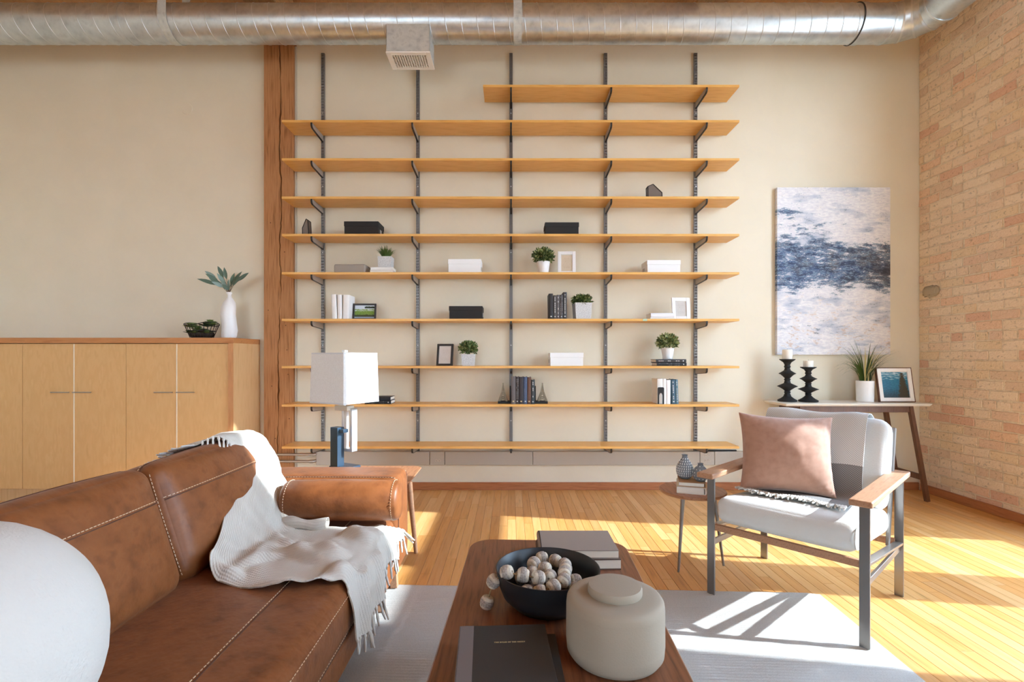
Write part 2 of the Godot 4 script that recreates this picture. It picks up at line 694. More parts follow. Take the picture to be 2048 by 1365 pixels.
	var rg := ntex(noise(85, 0.09, 4), ramp([c8(212, 207, 199), c8(233, 229, 223), c8(238, 235, 230)]), 512, 512)
	var ru := tmat("wool_rug", rg, Vector3(2.5, 2.5, 9.0), 0.97, false)
	relief(ru, ntex(noise(86, 0.2, 3), null, 512, 512), 0.5)
	var dt := ntex(noise(87, 0.01, 5), ramp([c8(172, 184, 194), c8(200, 211, 219), c8(212, 222, 229), c8(188, 198, 205)]), 512, 512)
	var du := tmat("galvanised_steel", dt, Vector3(1.4, 1.4, 1.4), 0.34, true)
	du.metallic = 0.9
	var du2 := tmat("galvanised_box", dt, Vector3(2.4, 2.4, 2.4), 0.45, true, c8(255, 252, 244))
	du2.metallic = 0.3
	mat("duct_seam", c8(214, 222, 228), 0.3, 0.85)
	mat("joint_gap_dark", c8(58, 58, 58), 0.7)  # dark tone painted for the shaded gap in the duct joints
	mat("nail_hole_brown", c8(84, 52, 32), 0.8)  # dark colour standing for the shade inside nail holes
	mat("white_enamel", c8(240, 239, 235), 0.45)
	mat("standard_steel", c8(140, 138, 136), 0.45, 0.4)
	mat("slot_dark", c8(46, 45, 44), 0.7)
	mat("bracket_steel", c8(178, 172, 164), 0.45, 0.35)
	mat("bracket_rim", c8(58, 56, 55), 0.45, 0.6)
	mat("raceway_grey", c8(188, 181, 170), 0.45, 0.25)
	mat("conduit", c8(186, 180, 170), 0.35, 0.8)
	mat("outlet_ivory", c8(206, 196, 182), 0.5)
	mat("brushed_steel", c8(178, 176, 174), 0.3, 0.95)
	mat("gunmetal", c8(138, 134, 131), 0.28, 0.85)
	mat("chrome", c8(232, 234, 236), 0.28, 0.65)
	mat("blue_steel", c8(70, 92, 112), 0.3, 0.6)
	mat("frosted_core", c8(196, 200, 198), 0.6, 0.1)
	var ls := ntex(noise(88, 0.2, 3, FastNoiseLite.TYPE_VALUE), ramp([c8(224, 219, 214), c8(240, 237, 234)]), 256, 256)
	var sh := tmat("linen_shade", ls, Vector3(5, 5, 5), 0.9, false)
	sh.backlight_enabled = true
	sh.backlight = Color(0.5, 0.48, 0.45)
	mat("shade_trim", c8(214, 212, 212), 0.9)
	mat("white_lacquer", c8(240, 235, 226), 0.3)
	mat("black_iron", c8(30, 28, 27), 0.7)
	mat("wax", c8(244, 238, 226), 0.55)
	mat("white_ceramic", c8(242, 240, 238), 0.35)
	var mc := mat("matte_ceramic", c8(158, 145, 128), 0.8)
	mc.uv1_triplanar = true
	mc.uv1_scale = Vector3(6, 6, 6)
	relief(mc, linen, 0.02)
	mat("bowl_black", c8(26, 28, 32), 0.42)
	mat("grey_glaze", c8(116, 121, 126), 0.7)
	mat("pale_dash", c8(226, 226, 222), 0.7)
	var cc := ntex(noise(89, 0.05, 4), ramp([c8(178, 174, 172), c8(208, 205, 203), c8(222, 220, 218)]), 256, 256)
	tmat("concrete", cc, Vector3(7, 7, 7), 0.85, false)
	mat("soil", c8(54, 42, 32), 0.95)
	for a in [["leaf_dark", c8(50, 70, 38)], ["leaf_mid", c8(92, 116, 62)], ["leaf_pale", c8(168, 172, 116)], ["leaf_eucalyptus", c8(92, 116, 106)], ["leaf_sage", c8(138, 162, 156)], ["grass_green", c8(78, 104, 44)], ["grass_straw", c8(196, 176, 112)], ["succulent", c8(126, 148, 84)], ["stem_brown", c8(98, 74, 54)]]:
		var m := mat(a[0], a[1], 0.6)
		if a[0] != "stem_brown":
			m.backlight_enabled = true
			m.backlight = Color(0.25, 0.3, 0.12)
	mat("black_card", c8(34, 32, 31), 0.75)
	mat("white_card", c8(243, 241, 239), 0.7)
	mat("grey_fabric", c8(164, 152, 140), 0.95)
	mat("black_wood", c8(34, 28, 26), 0.4)
	mat("white_wood", c8(243, 240, 238), 0.5)
	mat("paper", c8(236, 228, 214), 0.9)
	mat("mat_board", c8(226, 218, 208), 0.9)
	mat("gold_print", c8(206, 186, 138), 0.5)
	mat("silver_print", c8(206, 204, 200), 0.5)
	mat("pewter", c8(206, 196, 180), 0.4, 0.4)
	mat("cast_tower", c8(150, 138, 116), 0.45, 0.5)
	mat("lump_grey", c8(186, 168, 140), 0.95)
	wood("walnut_light", [c8(128, 84, 58), c8(164, 112, 80), c8(178, 126, 92), c8(146, 98, 68)], Vector3(9, 9, 0.9), 0.4, 92)
	mat("label_green", c8(190, 216, 186), 0.7)
	mat("smoked_panel", c8(120, 108, 98), 0.35)
	mat("gasket", c8(204, 194, 176), 0.8)
	var gl := mat("window_glass", Color(1, 1, 1, 0.03), 0.02)
	gl.transparency = BaseMaterial3D.TRANSPARENCY_ALPHA
	var bw := ntex(noise(90, 0.03, 4, FastNoiseLite.TYPE_SIMPLEX_SMOOTH, 20.0), ramp([c8(150, 132, 112), c8(206, 192, 172), c8(222, 210, 192)]), 128, 128)
	tmat("bead_wood", bw, Vector3(14, 14, 14), 0.85, false)
	var bk := ntex(noise(91, 0.05, 4), ramp([c8(120, 108, 98), c8(164, 152, 142), c8(192, 182, 172)]), 128, 128)
	tmat("bead_bark", bk, Vector3(18, 18, 18), 0.9, false)
	mat("jute", c8(158, 128, 92), 0.95)

# wall along x = face .. face + thick, broken by openings [z0, z1, y0, y1]
func pierced(mb: MB, face: float, thick: float, z0: float, z1: float, holes: Array) -> void:
	var zs := [z0, z1]
	for h in holes:
		for k in 2:
			if not zs.has(h[k]):
				zs.append(h[k])
	zs.sort()
	for i in zs.size() - 1:
		var a: float = zs[i]
		var b: float = zs[i + 1]
		var cuts := []
		for h in holes:
			if h[0] <= a + 1e-4 and h[1] >= b - 1e-4:
				cuts.append([h[2], h[3]])
		cuts.sort_custom(func(p, q): return p[0] < q[0])
		var y := 0.0
		for c in cuts + [[ROOM_TOP, ROOM_TOP]]:
			if c[0] - y > 0.001:
				mb.box(Vector3(face + thick * 0.5, (y + c[0]) * 0.5, (a + b) * 0.5), Vector3(thick, c[0] - y, b - a))
			y = c[1]

func window_unit(called: String, c: Vector3, w: float, h: float, along_z: bool) -> void:
	var o := setting(called)
	o.position = c
	if along_z:
		o.rotation_degrees.y = 90.0
	var f := MB.new()
	var t := 0.03
	for s in [-1.0, 1.0]:
		f.box(Vector3(s * (w - t) * 0.5, 0, 0), Vector3(t, h, 0.05))
		f.box(Vector3(0, s * (h - t) * 0.5, 0), Vector3(w - 2 * t, t, 0.05))
	part("window_frame", f, M.white_enamel, o)
	part("pane", pane_mesh(w - 2 * t, h - 2 * t), M.window_glass, o)

func pane_mesh(w: float, h: float) -> MB:
	var m := MB.new()
	m.flat([Vector3(-w, -h, 0) * 0.5, Vector3(w, -h, 0) * 0.5, Vector3(w, h, 0) * 0.5, Vector3(-w, h, 0) * 0.5], Vector3(0, 0, 1))
	return m

func room() -> void:
	# shelf wall
	var o := setting("wall_back")
	part("plaster", MB.new().box(Vector3((LEFT_X + BRICK_X) * 0.5, ROOM_TOP * 0.5, -0.1), Vector3(BRICK_X - LEFT_X + 0.6, ROOM_TOP, 0.2)), M.cream_paint, o)
	o = setting("wall_left")
	part("plaster", MB.new().box(Vector3(LEFT_X - 0.1, ROOM_TOP * 0.5, BACK_Z * 0.5), Vector3(0.2, ROOM_TOP, BACK_Z + 0.2)), M.cream_paint, o)
	# wall behind the viewer; its windows are unseen, added as fill light
	o = setting("wall_front")
	var mb := MB.new()
	var fill_windows := [[-4.3, -3.1, 0.8, 3.1], [-2.6, -1.4, 0.8, 3.1]]
	pierced(mb, 0.0, 0.2, LEFT_X - 0.2, BRICK_X + 0.2, fill_windows)
	var wf := part("plaster", mb, M.cream_paint, o)
	wf.transform = Transform3D(Basis(Vector3(0, 0, 1), Vector3(0, 1, 0), Vector3(1, 0, 0)), Vector3(0, 0, BACK_Z))
	# brick wall with two pairs of tall sashes, each with a transom light above
	o = setting("wall_right")
	var holes := []
	for a in [[1.27, 1.93], [2.22, 2.89], [5.0, 5.66], [5.95, 6.61]]:  # the last two openings are unseen, added to bring in fill light
		holes.append([a[0], a[1], 0.26, 2.15])
		holes.append([a[0], a[1] + (0.17 if a[0] < 2.0 else 0.0), 2.29, 3.95])
	mb = MB.new()
	pierced(mb, BRICK_X + 0.007, 0.2, 0.0, BACK_Z, holes)
	part("mortar", mb, M.mortar, o)
	bricks(o, holes)
	var k := 1
	for h in holes:
		window_unit("window_%d" % k, Vector3(BRICK_X + 0.17, (h[2] + h[3]) * 0.5, (h[0] + h[1]) * 0.5), h[1] - h[0], h[3] - h[2], true)
		k += 1
	for h in fill_windows:
		window_unit("window_%d" % k, Vector3((h[0] + h[1]) * 0.5, (h[2] + h[3]) * 0.5, BACK_Z + 0.14), h[1] - h[0], h[3] - h[2], false)  # added windows, out of view, that brighten the shelf wall and brick
		k += 1
	o = setting("ceiling")
	part("boarding", MB.new().box(Vector3((LEFT_X + BRICK_X) * 0.5, ROOM_TOP + 0.06, BACK_Z * 0.5), Vector3(BRICK_X - LEFT_X + 0.7, 0.12, BACK_Z + 0.5)), M.ceiling_pine, o)
	for x in [-1.99, 1.6]:
		part("beam", MB.new().rbox(Vector3(x, 4.08, 5.5), Vector3(0.26, 0.24, 10.9), 0.012), M.ceiling_pine, o)
	floor_boards()
	# skirting
	o = setting("baseboard_back")
	part("board", MB.new().rbox(Vector3(0.83, 0.033, 0.009), Vector3(5.38, 0.066, 0.018), 0.004), M.skirting_pine, o)
	o = setting("baseboard_right")
	part("board", MB.new().rbox(Vector3(BRICK_X - 0.012, 0.033, 5.49), Vector3(0.02, 0.066, 10.9), 0.004), M.skirting_pine, o)
	post()
	wall_services()

func bricks(o: Node3D, holes: Array) -> void:
	var ch := 0.073
	var bh := 0.0635
	var kinds := []
	for full in [0.2, 0.2, 0.2, 0.2, 0.2, 0.094, 0.094, 0.094]:
		var p := PackedVector2Array()
		var cs := [Vector2(-1, -1), Vector2(-0.3, -1.0), Vector2(0.35, -1.0), Vector2(1, -1), Vector2(1, 0.1), Vector2(1, 1), Vector2(0.3, 1), Vector2(-0.4, 1), Vector2(-1, 1), Vector2(-1, -0.1)]
		for c in cs:
			var j := 0.0032
			p.append(Vector2(c.x * full * 0.5 + rng.randf_range(-j, j * 0.4) * signf(c.x + 0.001), c.y * bh * 0.5 + rng.randf_range(-j, j * 0.6) * signf(c.y)))
		# outline (z, y) pushed out towards the room
		var T := Transform3D(Basis(Vector3(0, 0, 1), Vector3(-1, 0, 0), Vector3(0, 1, 0)), Vector3.ZERO)
		kinds.append(MB.new().slab(p, -0.03, 0.0, 0.0035, T, 0.0).mesh())
	var rest := [MB.new(), MB.new(), MB.new()]
	var count := 0
	var todo := []
	for c in int(ROOM_TOP / ch):
		var y := 0.03 + ch * (c + 0.5)
		if y + 0.04 > ROOM_TOP:
			continue
		var header := c % 7 == 3
		var L := 0.106 if header else 0.213
		var z := 0.004 - (L * 0.5 if c % 2 == 0 else 0.0) + rng.randf_range(-0.012, 0.012)
		while z < 3.25:
			var z0 := maxf(z, 0.002)
			var z1 := z + L - 0.012
			if z1 - z0 > 0.03:
				var blocked := false
				for h in holes:
					if z1 > h[0] and z0 < h[1] and y + 0.03 > h[2] and y - 0.03 < h[3]:
						blocked = true
				if not blocked:
					todo.append([y + rng.randf_range(-0.002, 0.002), z0, z1])
			z += L
	for b in todo:
		var w: float = b[2] - b[1]
		var zc: float = (b[1] + b[2]) * 0.5
		var kk := rng.randi() % 5 if w > 0.13 else 5 + rng.randi() % 3
		var mi := [0, 0, 1, 1, 1, 2, 3, 3, 4, 5, 6][rng.randi() % 11] as int
		if zc < 0.98 and b[0] < 4.0 and count < 300:
			var q := part("brick", kinds[kk], M["brick_%d" % mi], o, Vector3(BRICK_X - rng.randf_range(-0.002, 0.002), b[0], zc))
			q.scale = Vector3(1, 1, w / (0.2 if kk < 5 else 0.094))
			q.rotation_degrees = Vector3(rng.randf_range(-0.7, 0.7), rng.randf_range(-0.5, 0.5), 0)
			count += 1
		else:
			(rest[mi % 3] as MB).rbox(Vector3(BRICK_X + 0.015, b[0], zc), Vector3(0.03, bh, w), 0.003)
	for i in 3:
		stuff(part("brickwork", rest[i], M["brick_%d" % i], o))
	# old mortar lump on the wall
	var lump := MB.new().puff(Vector3.ZERO, Vector3(0.03, 0.075, 0.13), 0.012, Vector3(0.012, 0.01, 0.02), 12)
	var ln := noise(19, 0.5, 3)
	for i in lump.v.size():
		lump.v[i] += Vector3(-0.012, 0.012, 0.02) * ln.get_noise_3dv(lump.v[i] * 90.0)
	part("mortar_lump", lump, M.lump_grey, o, Vector3(BRICK_X - 0.008, 1.70, 0.135))

func floor_boards() -> void:
	var o := setting("floor")
	part("subfloor", MB.new().box(Vector3((LEFT_X + BRICK_X) * 0.5, -0.12, BACK_Z * 0.5), Vector3(BRICK_X - LEFT_X + 0.6, 0.2, BACK_Z + 0.5)), M.skirting_pine, o)
	var wd := 0.0572
	var unit := MB.new().slab(PackedVector2Array([Vector2(-0.5, -0.5), Vector2(0.5, -0.5), Vector2(0.5, 0.5), Vector2(-0.5, 0.5)]), -0.02, 0.0, 0.0).mesh()
	var lens := [0.45, 0.7, 0.95, 1.2, 1.5]
	var meshes := []
	for L in lens:
		meshes.append(MB.new().slab(PackedVector2Array([Vector2(-wd * 0.5 + 0.0007, -L * 0.5 + 0.0005), Vector2(wd * 0.5 - 0.0007, -L * 0.5 + 0.0005), Vector2(wd * 0.5 - 0.0007, L * 0.5 - 0.0005), Vector2(-wd * 0.5 + 0.0007, L * 0.5 - 0.0005)]), -0.02, 0.0, 0.0007).mesh())
	var rest := []
	for i in 6:
		rest.append(MB.new())
	var count := 0
	var x := LEFT_X + wd * 0.5
	while x < BRICK_X:
		var z := 0.0
		var first := true
		while z < BACK_Z:
			var k := rng.randi() % 5
			var L: float = lens[k]
			if first:
				L = rng.randf_range(0.2, 1.3)
			var mi := [0, 0, 1, 1, 2, 3, 3, 4, 5][rng.randi() % 9] as int
			var lift := rng.randf_range(-0.0004, 0.0)
			if x > -0.85 and z < 2.45 and count < 300:
				if first:
					var p := part("plank", unit, M["maple_strip_%d" % mi], o, Vector3(x, lift, z + L * 0.5))
					p.scale = Vector3(wd - 0.0014, 1, L - 0.001)
				else:
					part("plank", meshes[k], M["maple_strip_%d" % mi], o, Vector3(x, lift, z + L * 0.5))
				count += 1
			else:
				(rest[mi] as MB).box(Vector3(x, lift - 0.01, z + L * 0.5), Vector3(wd - 0.0014, 0.02, L - 0.001))
			z += L
			first = false
		x += wd
	for i in 6:
		stuff(part("boarding", rest[i], M["maple_strip_%d" % i], o))

func post() -> void:
	var o := setting("pillar_timber")
	# a sawn post, split down its face by a drying crack
	var f := noise(5, 0.9, 4)
	var top := 3.827
	var lm := MB.new()
	var rm := MB.new()
	var n := 160
	var x0 := -2.117
	var x1 := -1.863
	var zf := 0.045
	var prev := []
	for i in n + 1:
		var y := top * i / n
		var c := -1.985 + 0.028 * f.get_noise_2d(y * 1.2, 3.0) + 0.008 * f.get_noise_2d(y * 12.0, 9.0) - 0.012 * sin(y * 1.6)
		var w := clampf(0.0085 + 0.013 * f.get_noise_2d(y * 2.2, 40.0), 0.002, 0.018)
		prev.append([y, c - w * 0.5, c + w * 0.5])
	for i in n:
		var a: Array = prev[i]
		var b: Array = prev[i + 1]
		lm.flat([Vector3(x0, a[0], zf), Vector3(a[1], a[0], zf), Vector3(b[1], b[0], zf), Vector3(x0, b[0], zf)], Vector3(0, 0, 1))
		lm.flat([Vector3(a[1], a[0], zf), Vector3(a[1], a[0], 0.004), Vector3(b[1], b[0], 0.004), Vector3(b[1], b[0], zf)], Vector3(1, 0, 0))
		rm.flat([Vector3(a[2], a[0], zf), Vector3(x1, a[0], zf), Vector3(x1, b[0], zf), Vector3(b[2], b[0], zf)], Vector3(0, 0, 1))
		rm.flat([Vector3(a[2], a[0], zf), Vector3(a[2], a[0], 0.004), Vector3(b[2], b[0], 0.004), Vector3(b[2], b[0], zf)], Vector3(-1, 0, 0))
	lm.flat([Vector3(x0, 0, zf), Vector3(x0, 0, 0), Vector3(x0, top, 0), Vector3(x0, top, zf)], Vector3(-1, 0, 0))
	rm.flat([Vector3(x1, 0, zf), Vector3(x1, 0, 0), Vector3(x1, top, 0), Vector3(x1, top, zf)], Vector3(1, 0, 0))
	var core := MB.new().box(Vector3((x0 + x1) * 0.5, top * 0.5, 0.0025), Vector3(x1 - x0 - 0.002, top, 0.004))
	part("post_half", lm, M.post_pine, o)
	part("post_half", rm, M.post_pine, o)
	part("heartwood", core, M.post_pine, o)
	part("cap_block", MB.new().rbox(Vector3(-1.99, 3.895, 0.105), Vector3(0.275, 0.13, 0.2), 0.004), M.skirting_pine, o)
	part("gasket", MB.new().box(Vector3(x1 + 0.007, top * 0.5, 0.012), Vector3(0.01, top, 0.024)), M.gasket, o)
	var kn := MB.new()  # nail holes drawn as dark dots, shade put into the colour
	for q in [[-2.05, 0.9], [-1.91, 1.0], [-1.93, 1.42], [-2.06, 2.3], [-1.9, 0.62], [-2.08, 1.55], [-1.94, 2.05], [-1.92, 1.21], [-2.02, 0.45]]:
		kn.lathe([Vector2(0.0001, 0.0012), Vector2(0.003, 0.001), Vector2(0.0045, 0.0)], 8, Transform3D(Basis(Vector3.RIGHT, PI / 2), Vector3(q[0], q[1], zf)))
	part("nail_hole", kn, M.nail_hole_brown, o)

func wall_services() -> void:
	# steel raceway with outlets, fed by two conduits across the post
	var o := thing("wall_raceway", "long grey metal electrical raceway along the wall under the lowest shelf", "raceway", Vector3(0, 0.2785, 0))
	var segs := [[-1.672, -0.70], [-0.697, -0.57], [-0.567, 0.185], [0.187, 1.62], [1.623, 1.745], [1.748, 2.9]]
	for s in segs:
		part("cover", MB.new().rbox(Vector3((s[0] + s[1]) * 0.5, 0, 0.02), Vector3(s[1] - s[0], 0.117, 0.04), 0.004), M.raceway_grey, o)
	for q in [[-0.64, -0.018], [-0.614, -0.018], [1.672, -0.02], [1.698, -0.02], [1.672, 0.028], [1.698, 0.028]]:
		var f := part("socket", MB.new().lathe([Vector2(0.0115, 0), Vector2(0.0115, 0.003), Vector2(0.0, 0.003)], 16, Transform3D(Basis(Vector3.RIGHT, PI / 2), Vector3.ZERO)), M.outlet_ivory, o, Vector3(q[0], q[1], 0.04))
		part("slot", MB.new().box(Vector3(-0.004, 0.003, 0.0032), Vector3(0.002, 0.006, 0.001)).box(Vector3(0.004, 0.003, 0.0032), Vector3(0.002, 0.006, 0.001)).box(Vector3(0, -0.005, 0.0032), Vector3(0.004, 0.004, 0.001)), M.slot_dark, f)
	for y in [0.316, 0.258]:
		var p := thing("conduit_pipe", "upper thin metal conduit pipe crossing the timber post" if y > 0.3 else "lower thin metal conduit pipe crossing the timber post", "pipe", Vector3(0, y, 0.065))
		part("pipe", MB.new().tube([Vector3(-2.16, 0, 0), Vector3(-1.71, 0, 0)], 0.011, 14), M.conduit, p)
		part("coupling", MB.new().tube([Vector3(-1.715, 0, 0), Vector3(-1.69, 0, 0), Vector3(-1.676, 0, -0.025)], [0.0145, 0.0145, 0.012], 14), M.conduit, p)
	one("wall_cover_plate", MB.new().lathe([Vector2(0.05, 0), Vector2(0.046, 0.004), Vector2(0.0, 0.005)], 28, Transform3D(Basis(Vector3.RIGHT, PI / 2), Vector3.ZERO)), M.cream_paint, "small round painted cover plate high on the bare cream wall", "cover plate", Vector3(-2.805, 3.299, 0.0))
	one("gap_strip", MB.new().rbox(Vector3.ZERO, Vector3(0.24, 0.012, 0.02), 0.003), M.black_iron, "short thin black strip painted in for the dark gap over the raceway under the lowest shelf end", "strip", Vector3(1.82, 0.3435, 0.025))  # black bar put in for the dark gap above the raceway

func shelving() -> void:
	var xs := [-1.622, -0.803, 0.0, 0.8155, 1.592]
	var say := ["dark slotted steel shelf standard nearest the timber post", "slotted steel standard second from the timber post, running up behind the vent box", "slotted steel standard in the middle of the five", "slotted steel standard second from the painting side", "slotted steel standard at the end nearest the blue painting"]
	var brp := PackedVector2Array([Vector2(0.0, 0.0), Vector2(0.243, 0.0), Vector2(0.244, -0.016), Vector2(0.240, -0.028), Vector2(0.231, -0.036), Vector2(0.219, -0.040), Vector2(0.0, -0.053)])
	# profile (z, y) given thickness along x
	var T := Transform3D(Basis(Vector3(0, 0, 1), Vector3(1, 0, 0), Vector3(0, 1, 0)), Vector3.ZERO)
	var plate := MB.new().slab(brp, -0.0055, 0.0055, 0.001, T).mesh()
	var rimb := MB.new()
	for i in range(1, 6):
		var a := brp[i]
		var b := brp[i + 1]
		rimb.bar(Vector3(0, a.y, a.x), Vector3(0, b.y, b.x), 0.0145, 0.003, Vector3(1, 0, 0))
	var rim := rimb.mesh()
	# slotted channel, 3.46 m long
	var y0 := 0.33
	var y1 := 3.77
	var ch := MB.new()
	var yc := (y0 + y1) * 0.5
	for s in [-1.0, 1.0]:
		ch.box(Vector3(s * 0.0119, yc, 0.012), Vector3(0.0042, y1 - y0, 0.02))
	ch.box(Vector3(0, yc, 0.012), Vector3(0.005, y1 - y0, 0.02))
	ch.box(Vector3(0, y1 - 0.004, 0.0205), Vector3(0.028, 0.008, 0.003))
	var y := y0 + 0.006
	while y < y1:
		for s in [-1.0, 1.0]:
			ch.box(Vector3(s * 0.00615, y, 0.0205), Vector3(0.0074, 0.0095, 0.003))
		y += 0.025
	var channel := ch.mesh()
	var back := MB.new().box(Vector3(0, (y0 + y1) * 0.5, 0.0025), Vector3(0.02, y1 - y0, 0.003)).mesh()
	var screw := MB.new().lathe([Vector2(0.0055, 0), Vector2(0.005, 0.002), Vector2(0.0, 0.003)], 10, Transform3D(Basis(Vector3.RIGHT, PI / 2), Vector3.ZERO)).mesh()
	for i in 5:
		var o := thing("shelf_standard", say[i], "shelf standard", Vector3(xs[i], 0, 0), 0.0, "slotted steel shelf standards")
		part("channel", channel, M.standard_steel, o)
		part("back_strip", back, M.standard_steel, o)
		for sy in [0.6, 1.25, 2.05, 2.62, 3.25]:
			part("screw", screw, M.chrome, o, Vector3(0, sy, 0.022))
		for r in 10:
			if r == 0 and i < 2:
				continue
			var b := part("bracket", plate, M.bracket_steel, o, Vector3(0, ROWS[r] - 0.0192, 0.0225))
			part("rim", rim, M.bracket_rim, b)
	var sl := ["short oak shelf at the very top, empty, reaching only the upper corner", "long empty oak shelf just under the short top one", "long empty oak shelf third from the top", "long oak shelf carrying one small geometric bookend near its end", "long oak shelf carrying two black lidded boxes", "long oak shelf carrying white boxes, a grass pot and a white frame", "long oak shelf with a landscape photo and a row of dark books", "long oak shelf at eye level with a black frame and a green bush", "long oak shelf with the tower bookends", "lowest long oak shelf, empty, just above the grey raceway"]
	var full := MB.new().rbox(Vector3(-0.0035, -0.0095, 0.1465), Vector3(3.717, 0.019, 0.245), 0.0012).mesh()
	var short := MB.new().rbox(Vector3(0.814, -0.0095, 0.1465), Vector3(2.082, 0.019, 0.245), 0.0012).mesh()
	for r in 10:
		one("shelf_board", short if r == 0 else full, M.oak_shelf, sl[r], "shelf", Vector3(0, ROWS[r], 0), 0.0, "oak shelf boards on the wall")
	one("shelf_price_sticker", MB.new().rbox(Vector3.ZERO, Vector3(0.034, 0.017, 0.001), 0.0004), M.label_green, "tiny pale green sticker on the front edge of an oak shelf", "sticker", Vector3(1.088, ROWS[6] - 0.0095, 0.2698))

func duct() -> void:
	var o := thing("spiral_air_duct", "large round galvanised spiral air duct running under the ceiling and turning at the brick wall", "air duct", Vector3(0, 3.78, 0.379))
	var r := 0.14
	part("pipe", MB.new().tube([Vector3(-4.58, 0, 0), Vector3(2.95, 0, 0)], r, 56, false), M.galvanised_steel, o)
	var hx := []
	var turns := 7.3 / 0.122
	for i in int(turns * 30):
		var a := TAU * i / 30.0
		hx.append(Vector3(-4.57 + 0.122 * i / 30.0, r * cos(a), r * sin(a)))
	part("spiral_seam", MB.new().tube(hx, 0.0034, 5, false), M.duct_seam, o)
	# gored elbow
	var c := Vector3(2.95, 0, 0.25)
	var pts := []
	for i in 5:
		var a := PI / 2.0 * i / 4.0
		pts.append(c + Vector3(sin(a) * 0.25, 0, -cos(a) * 0.25))
	for i in 4:
		part("elbow_gore", MB.new().tube([pts[i], pts[i + 1]], r * 1.006, 48, false), M.galvanised_steel, o)
	for i in 5:
		var a := PI / 2.0 * i / 4.0
		var d := Vector3(cos(a), 0, sin(a))
		part("elbow_seam", MB.new().tube([pts[i] - d * 0.007, pts[i] + d * 0.007], r + 0.0045, 48), M.duct_seam, o)
	part("return_pipe", MB.new().tube([Vector3(3.2, 0, 0.25), Vector3(3.2, 0, 7.5)], r, 48, false), M.galvanised_steel, o)
	for q in [[-3.02, 0.03, 0.004], [2.73, 0.05, 0.006]]:
		part("joint_band", MB.new().tube([Vector3(q[0] - q[1] * 0.5, 0, 0), Vector3(q[0] + q[1] * 0.5, 0, 0)], r + q[2], 48), M.galvanised_steel, o)
	part("joint_gap", MB.new().tube([Vector3(2.698, 0, 0), Vector3(2.704, 0, 0)], r + 0.0075, 48), M.joint_gap_dark, o)  # dark ring painted in where the joint gap is shaded
	part("joint_gap", MB.new().tube([Vector3(3.2, 0, 0.62), Vector3(3.2, 0, 0.626)], r + 0.0075, 48), M.joint_gap_dark, o)
	for x in [-2.66, 0.052]:
		var st := MB.new()
		var arc := []
		for i in 25:
			var a := PI + PI * i / 24.0
			arc.append(Vector3(x, (r + 0.004) * sin(a), (r + 0.004) * cos(a)))
		var pre := [Vector3(x, 0.42, -(r + 0.004))]
		var all := pre + arc + [Vector3(x, 0.42, r + 0.004)]
		for i in all.size() - 1:
			st.bar(all[i], all[i + 1], 0.065, 0.002, Vector3(1, 0, 0))
		part("hanger_strap", st, M.galvanised_box, o)
	# supply register hanging under the duct
	# hollow sheet-metal boot, open below
	var bx := MB.new()
	for s in [-1.0, 1.0]:
		bx.box(Vector3(s * 0.165, 0.115, 0), Vector3(0.002, 0.21, 0.224))
		bx.box(Vector3(0, 0.115, s * 0.111), Vector3(0.332, 0.21, 0.002))
	var b := part("register_box", bx, M.galvanised_box, o, Vector3(-0.79, -0.297, 0.006))
	var fr := MB.new()
	for s in [-1.0, 1.0]:
		fr.rbox(Vector3(s * 0.153, 0, 0), Vector3(0.036, 0.012, 0.232), 0.003)
		fr.rbox(Vector3(0, 0, s * 0.098), Vector3(0.27, 0.012, 0.036), 0.003)
	part("face_frame", fr, M.white_enamel, b, Vector3(0, 0.004, 0))
	var gr := MB.new()
	for i in 15:
		gr.box(Vector3(-0.133 + 0.019 * i, 0.003, 0), Vector3(0.005, 0.012, 0.162))
	for i in 9:
		gr.box(Vector3(0, 0.006, -0.076 + 0.019 * i), Vector3(0.272, 0.008, 0.0045))
	part("grille", gr, M.white_enamel, b)

